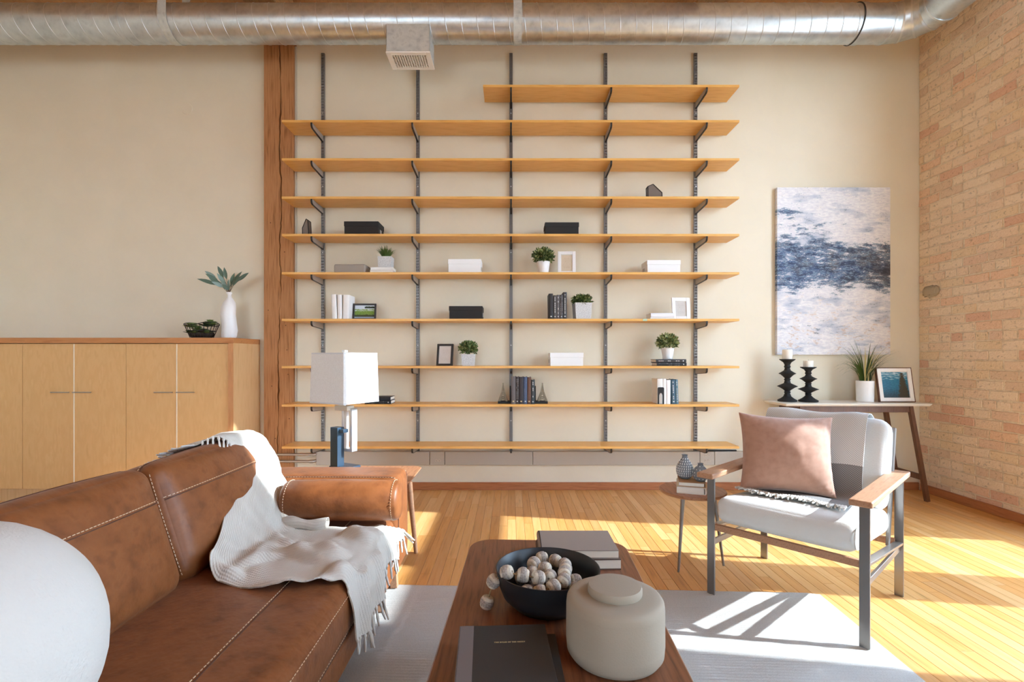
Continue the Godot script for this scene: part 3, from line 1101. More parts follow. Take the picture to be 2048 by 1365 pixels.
func cabinet() -> void:
	var o := thing("storage_cabinet", "long maple storage cabinet with flat doors and thin bar handles against the wall", "cabinet", Vector3(-2.17, 0, 0.004))
	var zf := 0.415
	part("top", MB.new().rbox(Vector3(-1.2, 1.2785, zf * 0.5), Vector3(2.4, 0.043, zf), 0.002), M.cherry_edge, o)
	part("side", MB.new().box(Vector3(-0.001, 0.684, zf * 0.5), Vector3(0.003, 1.148, zf - 0.004)), M.maple_side, o)
	part("side_post", MB.new().box(Vector3(-0.0225, 0.684, zf * 0.5), Vector3(0.039, 1.146, zf)), M.cherry_post, o)
	part("carcass", MB.new().box(Vector3(-1.22, 0.683, 0.1915), Vector3(2.35, 1.144, 0.375)), M.maple_side, o)
	part("plinth", MB.new().box(Vector3(-1.22, 0.055, 0.17), Vector3(2.3, 0.11, 0.33)), M.maple_side, o)
	var e := [-2.38, -2.065, -1.662, -1.255, -0.85, -0.449, -0.043]
	for i in 6:
		var w: float = e[i + 1] - e[i] - 0.003
		var c: float = (e[i] + e[i + 1]) * 0.5
		var d := part("door", MB.new().rbox(Vector3.ZERO, Vector3(w, 1.138, 0.022), 0.001), M.maple_door, o, Vector3(c, 0.683, 0.392))
		if i == 2 or i == 4:
			part("lit_edge_strip", MB.new().box(Vector3(w * 0.5 - 0.0005, 0, 0.003), Vector3(0.006, 1.136, 0.022)), M.lit_door_edge, d)  # bright strip painted for the light this door edge catches
		var hx := 0.0
		if i == 2 or i == 4:
			hx = w * 0.5 - 0.09
		elif i == 3 or i == 5:
			hx = -w * 0.5 + 0.078
		else:
			continue
		var h := MB.new().tube([Vector3(-0.072, 0, 0), Vector3(0.072, 0, 0)], 0.0045, 10)
		for s in [-0.05, 0.05]:
			h.tube([Vector3(s, 0, 0), Vector3(s, 0, -0.026)], 0.0035, 8)
		part("handle", h, M.brushed_steel, d, Vector3(hx, 0.19, 0.0372))
	cabinet_goods()

func cabinet_goods() -> void:
	# tall white bottle vase with eucalyptus
	var o := thing("bottle_vase", "tall white ceramic bottle vase holding grey-green eucalyptus on the cabinet", "vase", Vector3(-2.33, 1.3, 0.2))
	var pr := [Vector2(0, 0), Vector2(0.05, 0), Vector2(0.058, 0.02), Vector2(0.060, 0.07), Vector2(0.056, 0.13), Vector2(0.058, 0.2), Vector2(0.055, 0.26), Vector2(0.045, 0.3), Vector2(0.024, 0.33), Vector2(0.0145, 0.345), Vector2(0.0135, 0.362), Vector2(0.022, 0.375), Vector2(0.021, 0.384), Vector2(0.014, 0.384), Vector2(0.0095, 0.36), Vector2(0.009, 0.33)]
	var mb := MB.new().lathe(pr, 28)
	for i in mb.v.size():
		var p := mb.v[i]
		mb.v[i].x += 0.006 * sin(p.y * 22.0)
		mb.v[i].z += 0.004 * cos(p.y * 31.0)
	part("body", mb, M.white_ceramic, o)
	var root := Vector3(0, 0.37, 0)
	var L := [[-0.245, 0.51, 0.03, 0.13, 0], [-0.20, 0.575, 0.0, 0.10, 1], [-0.165, 0.545, 0.05, 0.10, 0], [-0.105, 0.62, -0.02, 0.10, 0], [-0.12, 0.5, 0.07, 0.09, 0], [-0.04, 0.605, 0.0, 0.09, 0], [-0.07, 0.55, 0.05, 0.10, 1], [-0.03, 0.5, 0.08, 0.10, 1], [-0.09, 0.47, 0.09, 0.08, 1], [0.03, 0.5, 0.05, 0.09, 1], [0.06, 0.555, 0.02, 0.09, 0], [0.11, 0.57, 0.0, 0.09, 0], [0.145, 0.53, 0.04, 0.08, 0], [0.12, 0.495, 0.06, 0.08, 0], [0.04, 0.54, -0.04, 0.09, 1], [0.15, 0.565, -0.03, 0.09, 0], [-0.02, 0.45, 0.06, 0.06, 0], [-0.19, 0.525, -0.04, 0.1, 1]]
	var stem := MB.new()
	for a in L:
		var tip := Vector3(a[0], a[1], a[2])
		var d := (tip - root - Vector3(0, 0.03, 0)).normalized()
		var s: Vector3 = tip - d * a[3] * 1.25
		stem.tube([root, root.lerp(s, 0.5) + Vector3(0, 0.02, 0), s], 0.0015, 5)
		var side := d.cross(Vector3(rng.randf_range(-0.3, 0.3), 0.4, 1)).normalized()
		part("leaf", MB.new().leaf(s, tip - s, side, 0.033, 0.12, 0.25, 5), M.leaf_eucalyptus if a[4] == 0 else M.leaf_sage, o)
	part("stem", stem, M.stem_brown, o)
	# wire basket with succulents
	o = thing("wire_basket", "small dark wire basket filled with green succulents beside the white vase", "basket", Vector3(-2.535, 1.3, 0.23))
	var w := MB.new()
	for k in 3:
		var f := k / 2.0
		var ring := []
		for i in 33:
			var a := TAU * i / 32.0
			ring.append(Vector3(cos(a) * lerpf(0.085, 0.132, f), 0.004 + f * 0.115 * (1.0 if k < 2 else 1.0 + 0.12 * sin(a * 2.0 + 0.6)), sin(a) * lerpf(0.07, 0.105, f)))
		w.tube(ring, 0.003, 5)
	for i in 26:
		var a := TAU * i / 26.0
		w.tube([Vector3(cos(a) * 0.085, 0.004, sin(a) * 0.07), Vector3(cos(a + 0.05) * 0.132, 0.119, sin(a + 0.05) * 0.105)], 0.0018, 4)
	part("wirework", w, M.black_iron, o)
	part("moss", MB.new().puff(Vector3(0, 0.035, 0), Vector3(0.16, 0.06, 0.12), 0.03, Vector3(0.01, 0.02, 0.01), 6), M.soil, o)
	for q in [[-0.06, 0.105, 0.03, 0.075, 0], [0.045, 0.115, 0.0, 0.075, 1], [0.0, 0.085, 0.05, 0.06, 2], [0.082, 0.13, -0.01, 0.06, 0], [-0.095, 0.12, -0.02, 0.055, 1], [0.05, 0.15, -0.03, 0.05, 0], [-0.02, 0.06, 0.06, 0.05, 0], [-0.07, 0.06, 0.05, 0.05, 1], [0.07, 0.06, 0.05, 0.05, 2]]:
		var s := MB.new()
		for ring in 3:
			for i in 9:
				var a := TAU * (i + ring * 0.5) / 9.0
				var el := [0.25, 0.7, 1.1][ring] as float
				var d: Vector3 = Vector3(cos(a) * cos(el), sin(el), sin(a) * cos(el)) * q[3] * ([1.0, 0.85, 0.65][ring] as float)
				s.leaf(Vector3.ZERO, d, Vector3(-sin(a), 0, cos(a)), q[3] * 0.5, 0.0, 0.35, 3)
		part("succulent", s, [M.succulent, M.leaf_dark, M.leaf_mid][q[4]], o, Vector3(q[0], q[1] - 0.02, q[2]))

# d: metres back into the room from the line z = 4.329
func pt(x: float, y: float, d: float) -> Vector3:
	return Vector3(x, y, 4.329 - d)

func cushion_with_seams(parent: Node3D, called: String, c: Vector3, s: Vector3, r: float, bulge: Vector3, T: Transform3D, seams: Array, g := 16) -> void:
	var p := part(called, MB.new().puff(c, s, r, bulge, g), M.brown_leather, parent)
	p.transform = T
	var st := MB.new()
	var pip := MB.new()
	for sm in seams:
		var pts := []
		var pp2 := []
		for i in 41:
			var q: Vector3 = sm[0].lerp(sm[1], i / 40.0)
			var base := c + MB.pp(q, s, r, bulge)
			pts.append(base + sm[2] * 0.0012)
			pp2.append(base + sm[2] * -0.001 + sm[3] * 0.008)
		var up: Vector3 = sm[2]
		stitches(st, pts, 0.0085, 0.005, 0.0022, func(_p: Vector3) -> Vector3: return up)
		pip.tube(pp2, 0.0028, 6)
	part("stitching", st, M.cream_thread, p)
	part("seam_welt", pip, M.leather_piping, p)

func sofa() -> void:
	var o := thing("leather_sofa", "brown leather sofa with stitched cushions and a low padded arm", "sofa", Vector3.ZERO)
	# frame
	part("base", MB.new().rbox(Vector3(-1.02, 0.155, 3.0), Vector3(0.94, 0.11, 2.62), 0.02, 3), M.brown_leather, o)
	part("back_frame", MB.new().puff(Vector3(-1.45, 0.4, 3.0), Vector3(0.14, 0.55, 2.62), 0.05, Vector3(0.01, 0.01, 0), 12), M.brown_leather, o)
	var idt := Transform3D.IDENTITY
	var R := Vector3(1, 0, 0)
	var U := Vector3(0, 1, 0)
	var Z := Vector3(0, 0, 1)
	cushion_with_seams(o, "seat_cushion", Vector3(-0.865, 0.29, 3.006), Vector3(0.63, 0.185, 2.14), 0.045, Vector3(0.012, 0.012, 0), idt, [[Vector3(0.38, 1, -1), Vector3(0.38, 1, 1), U, R], [Vector3(1, 0.62, -1), Vector3(1, 0.62, 1), (R + U).normalized(), -U], [Vector3(1, -0.7, -1), Vector3(1, -0.7, 1), R, -U]], 22)
	for c in [[2.2915, 0.695], [3.004, 0.71], [3.724, 0.71]]:
		var T := Transform3D(Basis(Z, deg_to_rad(18.0)), Vector3(-1.075, 0.383, c[0]))
		var hz := 1.0
		cushion_with_seams(o, "back_cushion", Vector3(-0.1, 0.215, 0), Vector3(0.2, 0.43, c[1]), 0.055, Vector3(0.035, 0.012, 0.006), T, [[Vector3(1, 0.42, -1), Vector3(1, 0.42, 1), R, -U], [Vector3(0.25, 1, -1), Vector3(0.25, 1, 1), U, R], [Vector3(0.72, -0.85, hz), Vector3(0.72, 0.85, hz), (Z + R).normalized(), -R], [Vector3(0.72, -0.85, -hz), Vector3(0.72, 0.85, -hz), (R - Z).normalized(), -R]])
	for z in [1.804, 4.205]:
		var sgn := 1.0 if z < 3.0 else -1.0
		cushion_with_seams(o, "arm", Vector3(-0.995, 0.337, z), Vector3(0.9, 0.466, 0.25), 0.042, Vector3(0.006, 0.008, 0.012), idt, [[Vector3(-1, 1, 0.86 * sgn), Vector3(0.97, 1, 0.86 * sgn), (U + Z * sgn).normalized(), U * 0.2], [Vector3(1, -0.9, 0.8 * sgn), Vector3(1, 0.93, 0.8 * sgn), R, R * 0.1], [Vector3(1, -0.9, -0.8 * sgn), Vector3(1, 0.93, -0.8 * sgn), R, R * 0.1]])
	for q in [[-0.58, 2.09], [-0.575, 1.86], [-0.6, 4.1], [-1.42, 1.8], [-1.42, 4.15]]:
		part("leg", MB.new().bar(Vector3(q[0], 0.012, q[1]), Vector3(q[0] - 0.006, 0.11, q[1]), 0.034, 0.034, R, 0.003), M.ash_arm, o)
	# bolster
	o = thing("bolster_pillow", "rolled brown leather bolster lying against the far sofa arm", "bolster", Vector3(-0.765, 0.496, 2.05))
	var rr := 0.088
	var pr := [Vector2(0.0001, -0.268), Vector2(0.05, -0.266), Vector2(0.078, -0.26), Vector2(rr, -0.248), Vector2(rr + 0.004, -0.1), Vector2(rr + 0.005, 0.0), Vector2(rr + 0.004, 0.1), Vector2(rr, 0.248), Vector2(0.078, 0.26), Vector2(0.05, 0.266), Vector2(0.0001, 0.268)]
	var T2 := Transform3D(Basis(Z, -PI / 2.0), Vector3.ZERO)
	part("roll", MB.new().lathe(pr, 36, T2, 0.9), M.brown_leather, o)
	var st := MB.new()
	for e in [-0.236, 0.236]:
		var ring := []
		for i in 73:
			var a := TAU * i / 72.0
			ring.append(Vector3(e, (rr + 0.0018) * sin(a), (rr + 0.0018) * cos(a)))
		stitches(st, ring, 0.007, 0.005, 0.002, func(p: Vector3) -> Vector3: return Vector3(0, p.y, p.z).normalized())
	part("stitching", st, M.cream_thread, o)
	# round pillow close to the viewer
	o = thing("round_pillow", "plump round ivory pillow in the near corner of the sofa", "pillow", Vector3(-0.985, 0.617, 3.48))
	part("cover", MB.new().puff(Vector3.ZERO, Vector3(0.47, 0.475, 0.47), 0.238, Vector3(0.004, 0.004, 0.004), 16), M.ivory_boucle, o)
	# throw
	o = thing("throw_blanket", "oatmeal woven throw with fringe draped over the sofa back, seat and front", "blanket", Vector3.ZERO)
	var K := [
		[pt(-1.22, 0.70, 2.17), pt(-1.19, 0.69, 2.22), pt(-1.16, 0.67, 2.27), pt(-1.14, 0.63, 2.32), pt(-1.12, 0.60, 2.36)],
		[pt(-1.095, 0.53, 1.905), pt(-1.085, 0.54, 2.0), pt(-1.07, 0.53, 2.1), pt(-1.06, 0.52, 2.2), pt(-1.05, 0.49, 2.3)],
		[pt(-1.025, 0.42, 1.70), pt(-1.0, 0.41, 1.80), pt(-0.99, 0.41, 1.95), pt(-0.99, 0.41, 2.1), pt(-1.0, 0.41, 2.25)],
		[pt(-0.92, 0.396, 1.645), pt(-0.92, 0.405, 1.79), pt(-0.92, 0.402, 1.95), pt(-0.93, 0.402, 2.1), pt(-0.94, 0.41, 2.22)],
		[pt(-0.80, 0.396, 1.61), pt(-0.82, 0.402, 1.78), pt(-0.84, 0.402, 1.95), pt(-0.85, 0.402, 2.1), pt(-0.87, 0.402, 2.2)],
		[pt(-0.634, 0.396, 1.642), pt(-0.65, 0.402, 1.8), pt(-0.67, 0.404, 1.95), pt(-0.69, 0.402, 2.1), pt(-0.72, 0.40, 2.19)],
		[pt(-0.565, 0.382, 1.68), pt(-0.56, 0.39, 1.82), pt(-0.57, 0.388, 1.97), pt(-0.575, 0.385, 2.12), pt(-0.59, 0.385, 2.25)],
		[pt(-0.525, 0.32, 1.655), pt(-0.52, 0.335, 1.82), pt(-0.522, 0.335, 1.97), pt(-0.525, 0.335, 2.13), pt(-0.53, 0.345, 2.33)],
		[pt(-0.515, 0.20, 1.665), pt(-0.51, 0.195, 1.80), pt(-0.512, 0.215, 1.93), pt(-0.515, 0.265, 2.1), pt(-0.522, 0.31, 2.34)]]
	var G := net(K, 12, 10)
	# soft folds raised off the seat
	var fn := noise(12, 1.0, 2)
	for i in G.size():
		for j in G[0].size():
			var p: Vector3 = G[i][j]
			var k := clampf((0.40 - absf(p.y - 0.40)) / 0.40, 0, 1)
			var f := fn.get_noise_2d(p.x * 3.1 + p.z * 2.2, p.z * 4.6 - p.x * 2.0)
			var f2 := fn.get_noise_2d(p.x * 9.0 - p.z * 3.0 + 7.0, p.z * 3.5 + p.x * 5.0)
			p.y += 0.06 * maxf(0.0, f + 0.1) * k + 0.008 * maxf(0.0, f2)
			if p.x > -0.545:
				p.x += 0.022 * maxf(-0.2, sin(p.z * 34.0 + p.y * 9.0)) + 0.01 * f2
			G[i][j] = p
	var cl := MB.new().sheet(G, 0.005)
	# a roll of cloth where the sheet is pushed up against the bolster
	var roll := []
	for i in 15:
		var row := []
		var t := i / 14.0
		for j in 13:
			var a := -0.6 + j * 0.42
			var rad := 0.026 + 0.004 * sin(t * 9.0) - j * 0.0009
			row.append(Vector3(lerpf(-0.995, -0.80, t), 0.425 + 0.006 * sin(t * 6.0) + rad * sin(a), 2.145 + 0.02 * sin(t * 3.1) + rad * cos(a)))
		roll.append(row)
	cl.sheet(roll, 0.004)
	var K2 := [
		[pt(-1.545, 0.62, 2.06), pt(-1.545, 0.63, 2.2), pt(-1.54, 0.62, 2.36), pt(-1.52, 0.56, 2.5)],
		[pt(-1.44, 0.715, 2.05), pt(-1.43, 0.735, 2.19), pt(-1.41, 0.745, 2.36), pt(-1.38, 0.70, 2.50)],
		[pt(-1.33, 0.785, 2.08), pt(-1.30, 0.80, 2.2), pt(-1.285, 0.80, 2.36), pt(-1.25, 0.745, 2.48)],
		[pt(-1.23, 0.80, 2.13), pt(-1.195, 0.80, 2.25), pt(-1.175, 0.775, 2.37), pt(-1.165, 0.675, 2.46)],
		[pt(-1.18, 0.665, 2.2), pt(-1.145, 0.67, 2.28), pt(-1.12, 0.65, 2.36), pt(-1.105, 0.585, 2.40)],
		[pt(-1.12, 0.57, 2.2), pt(-1.085, 0.57, 2.28), pt(-1.06, 0.55, 2.34), pt(-1.05, 0.50, 2.37)],
		[pt(-1.05, 0.485, 2.18), pt(-1.02, 0.48, 2.24), pt(-1.0, 0.46, 2.29), pt(-0.99, 0.435, 2.31)],
		[pt(-1.0, 0.43, 2.13), pt(-0.98, 0.43, 2.17), pt(-0.97, 0.425, 2.2), pt(-0.965, 0.42, 2.22)]]
	var G2 := wrinkle(net(K2, 10, 8), 0.015, 0.075, 31, Vector3(1, 0.45, 1))
	cl.sheet(G2, 0.005)
	part("cloth", cl, M.oatmeal_throw, o)
	var fr := MB.new()
	var ed := []
	var di := []
	for i in range(18, G2.size()):
		ed.append(G2[i][0])
		di.append(Vector3(0.35, -0.75, 0.55).normalized())
	tassels(fr, ed, di, 0.02, 0.06, 0.0042)
	ed = []
	di = []
	for i in range(0, 18):
		ed.append(G2[i][0])
		di.append(Vector3(-0.1, 0.15, 1).normalized())
	tassels(fr, ed, di, 0.014, 0.06, 0.0042)
	ed = []
	di = []
	for j in G[0].size():
		ed.append(G[G.size() - 1][j])
		di.append(Vector3(0.12, -1, 0.05).normalized())
	tassels(fr, ed, di, 0.022, 0.075, 0.0048)
	ed = []
	di = []
	for i in range(60, G.size()):
		ed.append(G[i][G[0].size() - 1])
		di.append(Vector3(0.5, -0.6, -0.3).normalized())
	tassels(fr, ed, di, 0.022, 0.07, 0.0045)
	stuff(part("fringe", fr, M.throw_fringe, o))

func lounge_chair() -> void:
	var o := thing("lounge_chair", "white cushioned lounge chair with flat steel frame and pale wooden armrests", "armchair", Vector3(1.414, 0, 1.925), -47.07)
	var X := Vector3(1, 0, 0)
	for s in [-1.0, 1.0]:
		var x: float = s * 0.308
		for z in [0.329, -0.329]:
			var lift := 0.011 if (s > 0 and z > 0) else 0.0
			part("leg", MB.new().rbox(Vector3(x, 0.287 + lift * 0.5, z), Vector3(0.036, 0.574 - lift, 0.012), 0.002), M.gunmetal, o)
		part("seat_rail", MB.new().bar(Vector3(x, 0.338, 0.323), Vector3(x, 0.255, -0.323), 0.034, 0.012, X, 0.002), M.gunmetal, o)
		part("stretcher", MB.new().bar(Vector3(x, 0.255, 0.323), Vector3(x, 0.232, -0.323), 0.012, 0.028, X, 0.002), M.gunmetal, o)
		part("back_strut", MB.new().bar(Vector3(s * 0.283, 0.262, -0.22), Vector3(s * 0.283, 0.80, -0.372), 0.014, 0.03, X, 0.002), M.gunmetal, o)
		part("armrest", MB.new().rbox(Vector3(x, 0.587, 0.02), Vector3(0.078, 0.025, 0.76), 0.006, 2), M.ash_arm, o)
	part("front_rail", MB.new().rbox(Vector3(0, 0.332, 0.318), Vector3(0.59, 0.03, 0.022), 0.003), M.ash_arm, o)
	part("rear_rail", MB.new().rbox(Vector3(0, 0.262, -0.31), Vector3(0.59, 0.03, 0.022), 0.003), M.ash_arm, o)
	for k in 3:
		part("back_slat", MB.new().rbox(Vector3(0, 0.45 + k * 0.14, -0.292 - k * 0.04), Vector3(0.56, 0.05, 0.014), 0.003), M.ash_arm, o)
	var sc := part("seat_cushion", MB.new().puff(Vector3.ZERO, Vector3(0.575, 0.125, 0.60), 0.05, Vector3(0.004, 0.014, 0.008), 16), M.white_upholstery, o, Vector3(0, 0.398, 0.045))
	sc.rotation_degrees.x = -5.5
	var rimm := []
	for i in 49:
		var a := TAU * i / 48.0
		rimm.append(Vector3(0.277, 0.046 * sin(a), 0.24 + 0.058 * cos(a)))
	part("welt", MB.new().tube(rimm, 0.003, 6), M.white_upholstery, sc)
	var bc := part("back_cushion", MB.new().puff(Vector3(0, 0.215, 0), Vector3(0.565, 0.43, 0.13), 0.05, Vector3(0.006, 0.012, 0.02), 14), M.white_upholstery, o, Vector3(0, 0.425, -0.20))
	bc.rotation_degrees.x = -17.0
	# woven throw over the back of the chair
	var t := thing("chair_throw", "pale grey woven throw with a darker end and white fringe over the chair back", "throw", Vector3(1.414, 0, 1.925), -47.07)
	var up := Vector3(0, 0.956, -0.292)
	var ou := Vector3(0, 0.292, 0.956)
	var piv := Vector3(0, 0.425, -0.20)
	var rows := []
	for q in [[0.18, -0.085], [0.32, -0.092], [0.42, -0.083], [0.448, -0.03], [0.448, 0.04], [0.42, 0.083], [0.32, 0.096], [0.22, 0.1], [0.12, 0.096], [0.045, 0.088]]:
		var row := []
		for j in 9:
			var x := lerpf(-0.262, 0.2, j / 8.0)
			row.append(piv + up * q[0] + ou * (q[1] + 0.003 * sin(j * 2.3 + q[0] * 9.0)) + Vector3(x, 0.006 * sin(j * 1.1), 0))
		rows.append(row)
	for q in [[0.476, -0.06], [0.483, 0.0], [0.487, 0.06], [0.489, 0.10]]:
		var row := []
		for j in 9:
			row.append(Vector3(lerpf(-0.262, 0.2, j / 8.0), q[0] + 0.003 * sin(j * 1.7), q[1] + 0.012 * sin(j * 0.9)))
		rows.append(row)
	var G := net(rows, 4, 5)
	var cut := 37
	part("cloth", MB.new().sheet(G.slice(0, cut + 1), 0.004), M.grey_weave, t)
	part("dark_band", MB.new().sheet(G.slice(cut), 0.004), M.dark_weave, t)
	var fr := MB.new()
	var ed := []
	var di := []
	var last: Array = G[G.size() - 1]
	for j in last.size():
		ed.append(last[j] + Vector3(0, 0.003, 0.006))
		di.append(Vector3(0.1, 0.12, 1).normalized())
	for k in 5:
		tassels(fr, ed, di, 0.012, 0.03 + k * 0.014, 0.0048)
	stuff(part("fringe", fr, M.throw_fringe, t))
	# velvet pillow
	var p := thing("velvet_pillow", "square blush-brown velvet pillow leaning in the lounge chair", "pillow", Vector3(1.414, 0, 1.925), -47.07)
	var pm := part("cover", pillow(0.425, 0.39, 0.23, 30), M.blush_velvet, p, Vector3(-0.09, 0.668, -0.012))
	pm.rotation_degrees = Vector3(-14, 31, -1.5)

func pillow(w: float, h: float, th: float, g: int) -> MB:
	var mb := MB.new()
	var f := noise(17, 1.0, 3)
	for s in [1.0, -1.0]:
		var P := []
		for i in g + 1:
			var row := []
			for j in g + 1:
				var u := 2.0 * j / g - 1.0
				var q := 2.0 * i / g - 1.0
				u = u * (1.3 - 0.3 * u * u)
				q = q * (1.3 - 0.3 * q * q)
				var x := u * w * 0.5 * (1.0 - 0.085 * (1.0 - q * q))
				var y := q * h * 0.5 * (1.0 - 0.085 * (1.0 - u * u))
				var k := maxf(0.0, (1.0 - u * u) * (1.0 - q * q))
				var edge := pow(clampf(1.0 - k * 2.0, 0, 1), 2.0)
				var z := th * 0.5 * pow(k, 0.52) + 0.010 * edge * pow(k, 0.25) * f.get_noise_2d(x * 38.0 + 9.0 * s, y * 38.0) * 1.6 + 0.006 * pow(k, 0.3) * f.get_noise_2d(x * 9.0, y * 9.0 + s)
				row.append(Vector3(x, y, z * s + 0.0004 * s))
			P.append(row)
		var st := mb.v.size()
		var C := g + 1
		for i in C:
			for j in C:
				var du: Vector3 = P[i][mini(j + 1, g)] - P[i][maxi(j - 1, 0)]
				var dv: Vector3 = P[mini(i + 1, g)][j] - P[maxi(i - 1, 0)][j]
				var nn: Vector3 = du.cross(dv).normalized() * s
				mb.vert(P[i][j], nn, Vector2(P[i][j].x, P[i][j].y))
		for i in g:
			for j in g:
				mb.quad(st + i * C + j, st + i * C + j + 1, st + (i + 1) * C + j + 1, st + (i + 1) * C + j)
	return mb

# a bound book standing on its foot: thickness along x, height along y, spine towards +z
func book(label: String, cover: Color, size: Vector3, at: Vector3, turn := Vector3.ZERO, marks := 0, print_mat := "gold_print", group := "", pages := "paper") -> Node3D:
	var key := "cloth_cover_%s" % cover.to_html(false)
	if not M.has(key):
		mat(key, cover, 0.65)
	var o := thing("book", label, "book", at, 0.0, group)
	o.rotation_degrees = turn
	var w := size.x
	var h := size.y
	var d := size.z
	var cv := MB.new()
	for s in [-1.0, 1.0]:
		cv.rbox(Vector3(s * (w * 0.5 - 0.0015), h * 0.5, 0), Vector3(0.003, h, d), 0.001)
	var sp := []
	for i in 7:
		var a := PI * i / 6.0
		sp.append(Vector2(cos(a) * w * 0.5, d * 0.5 + sin(a) * minf(0.006, w * 0.2)))
	var pl := PackedVector2Array(sp)
	pl.append(Vector2(-w * 0.5, d * 0.5 - 0.004))
	pl.append(Vector2(w * 0.5, d * 0.5 - 0.004))
	cv.slab(pl, 0.0, h, 0.0)
	part("cover", cv, M[key], o)
	part("pages", MB.new().box(Vector3(0, h * 0.5, -0.004), Vector3(w - 0.007, h - 0.008, d - 0.008)), M[pages], o)
	if marks > 0:
		var pr := MB.new()
		var z := d * 0.5 + minf(0.006, w * 0.2) + 0.0003
		var y := h * 0.92
		while y > h * 0.22:
			var l := rng.randf_range(0.006, 0.016)
			for k in marks:
				var xo := (k - (marks - 1) * 0.5) * w * 0.3
				if rng.randf() < 0.8:
					pr.box(Vector3(xo, y - l * 0.5, z - absf(xo) * 0.35), Vector3(w * 0.2, l, 0.001))
			y -= l + rng.randf_range(0.002, 0.006)
			if rng.randf() < 0.12:
				y -= 0.02
		pr.box(Vector3(0, h * 0.1, z), Vector3(w * 0.35, w * 0.3, 0.001))
		part("spine_print", pr, M[print_mat], o)
	return o

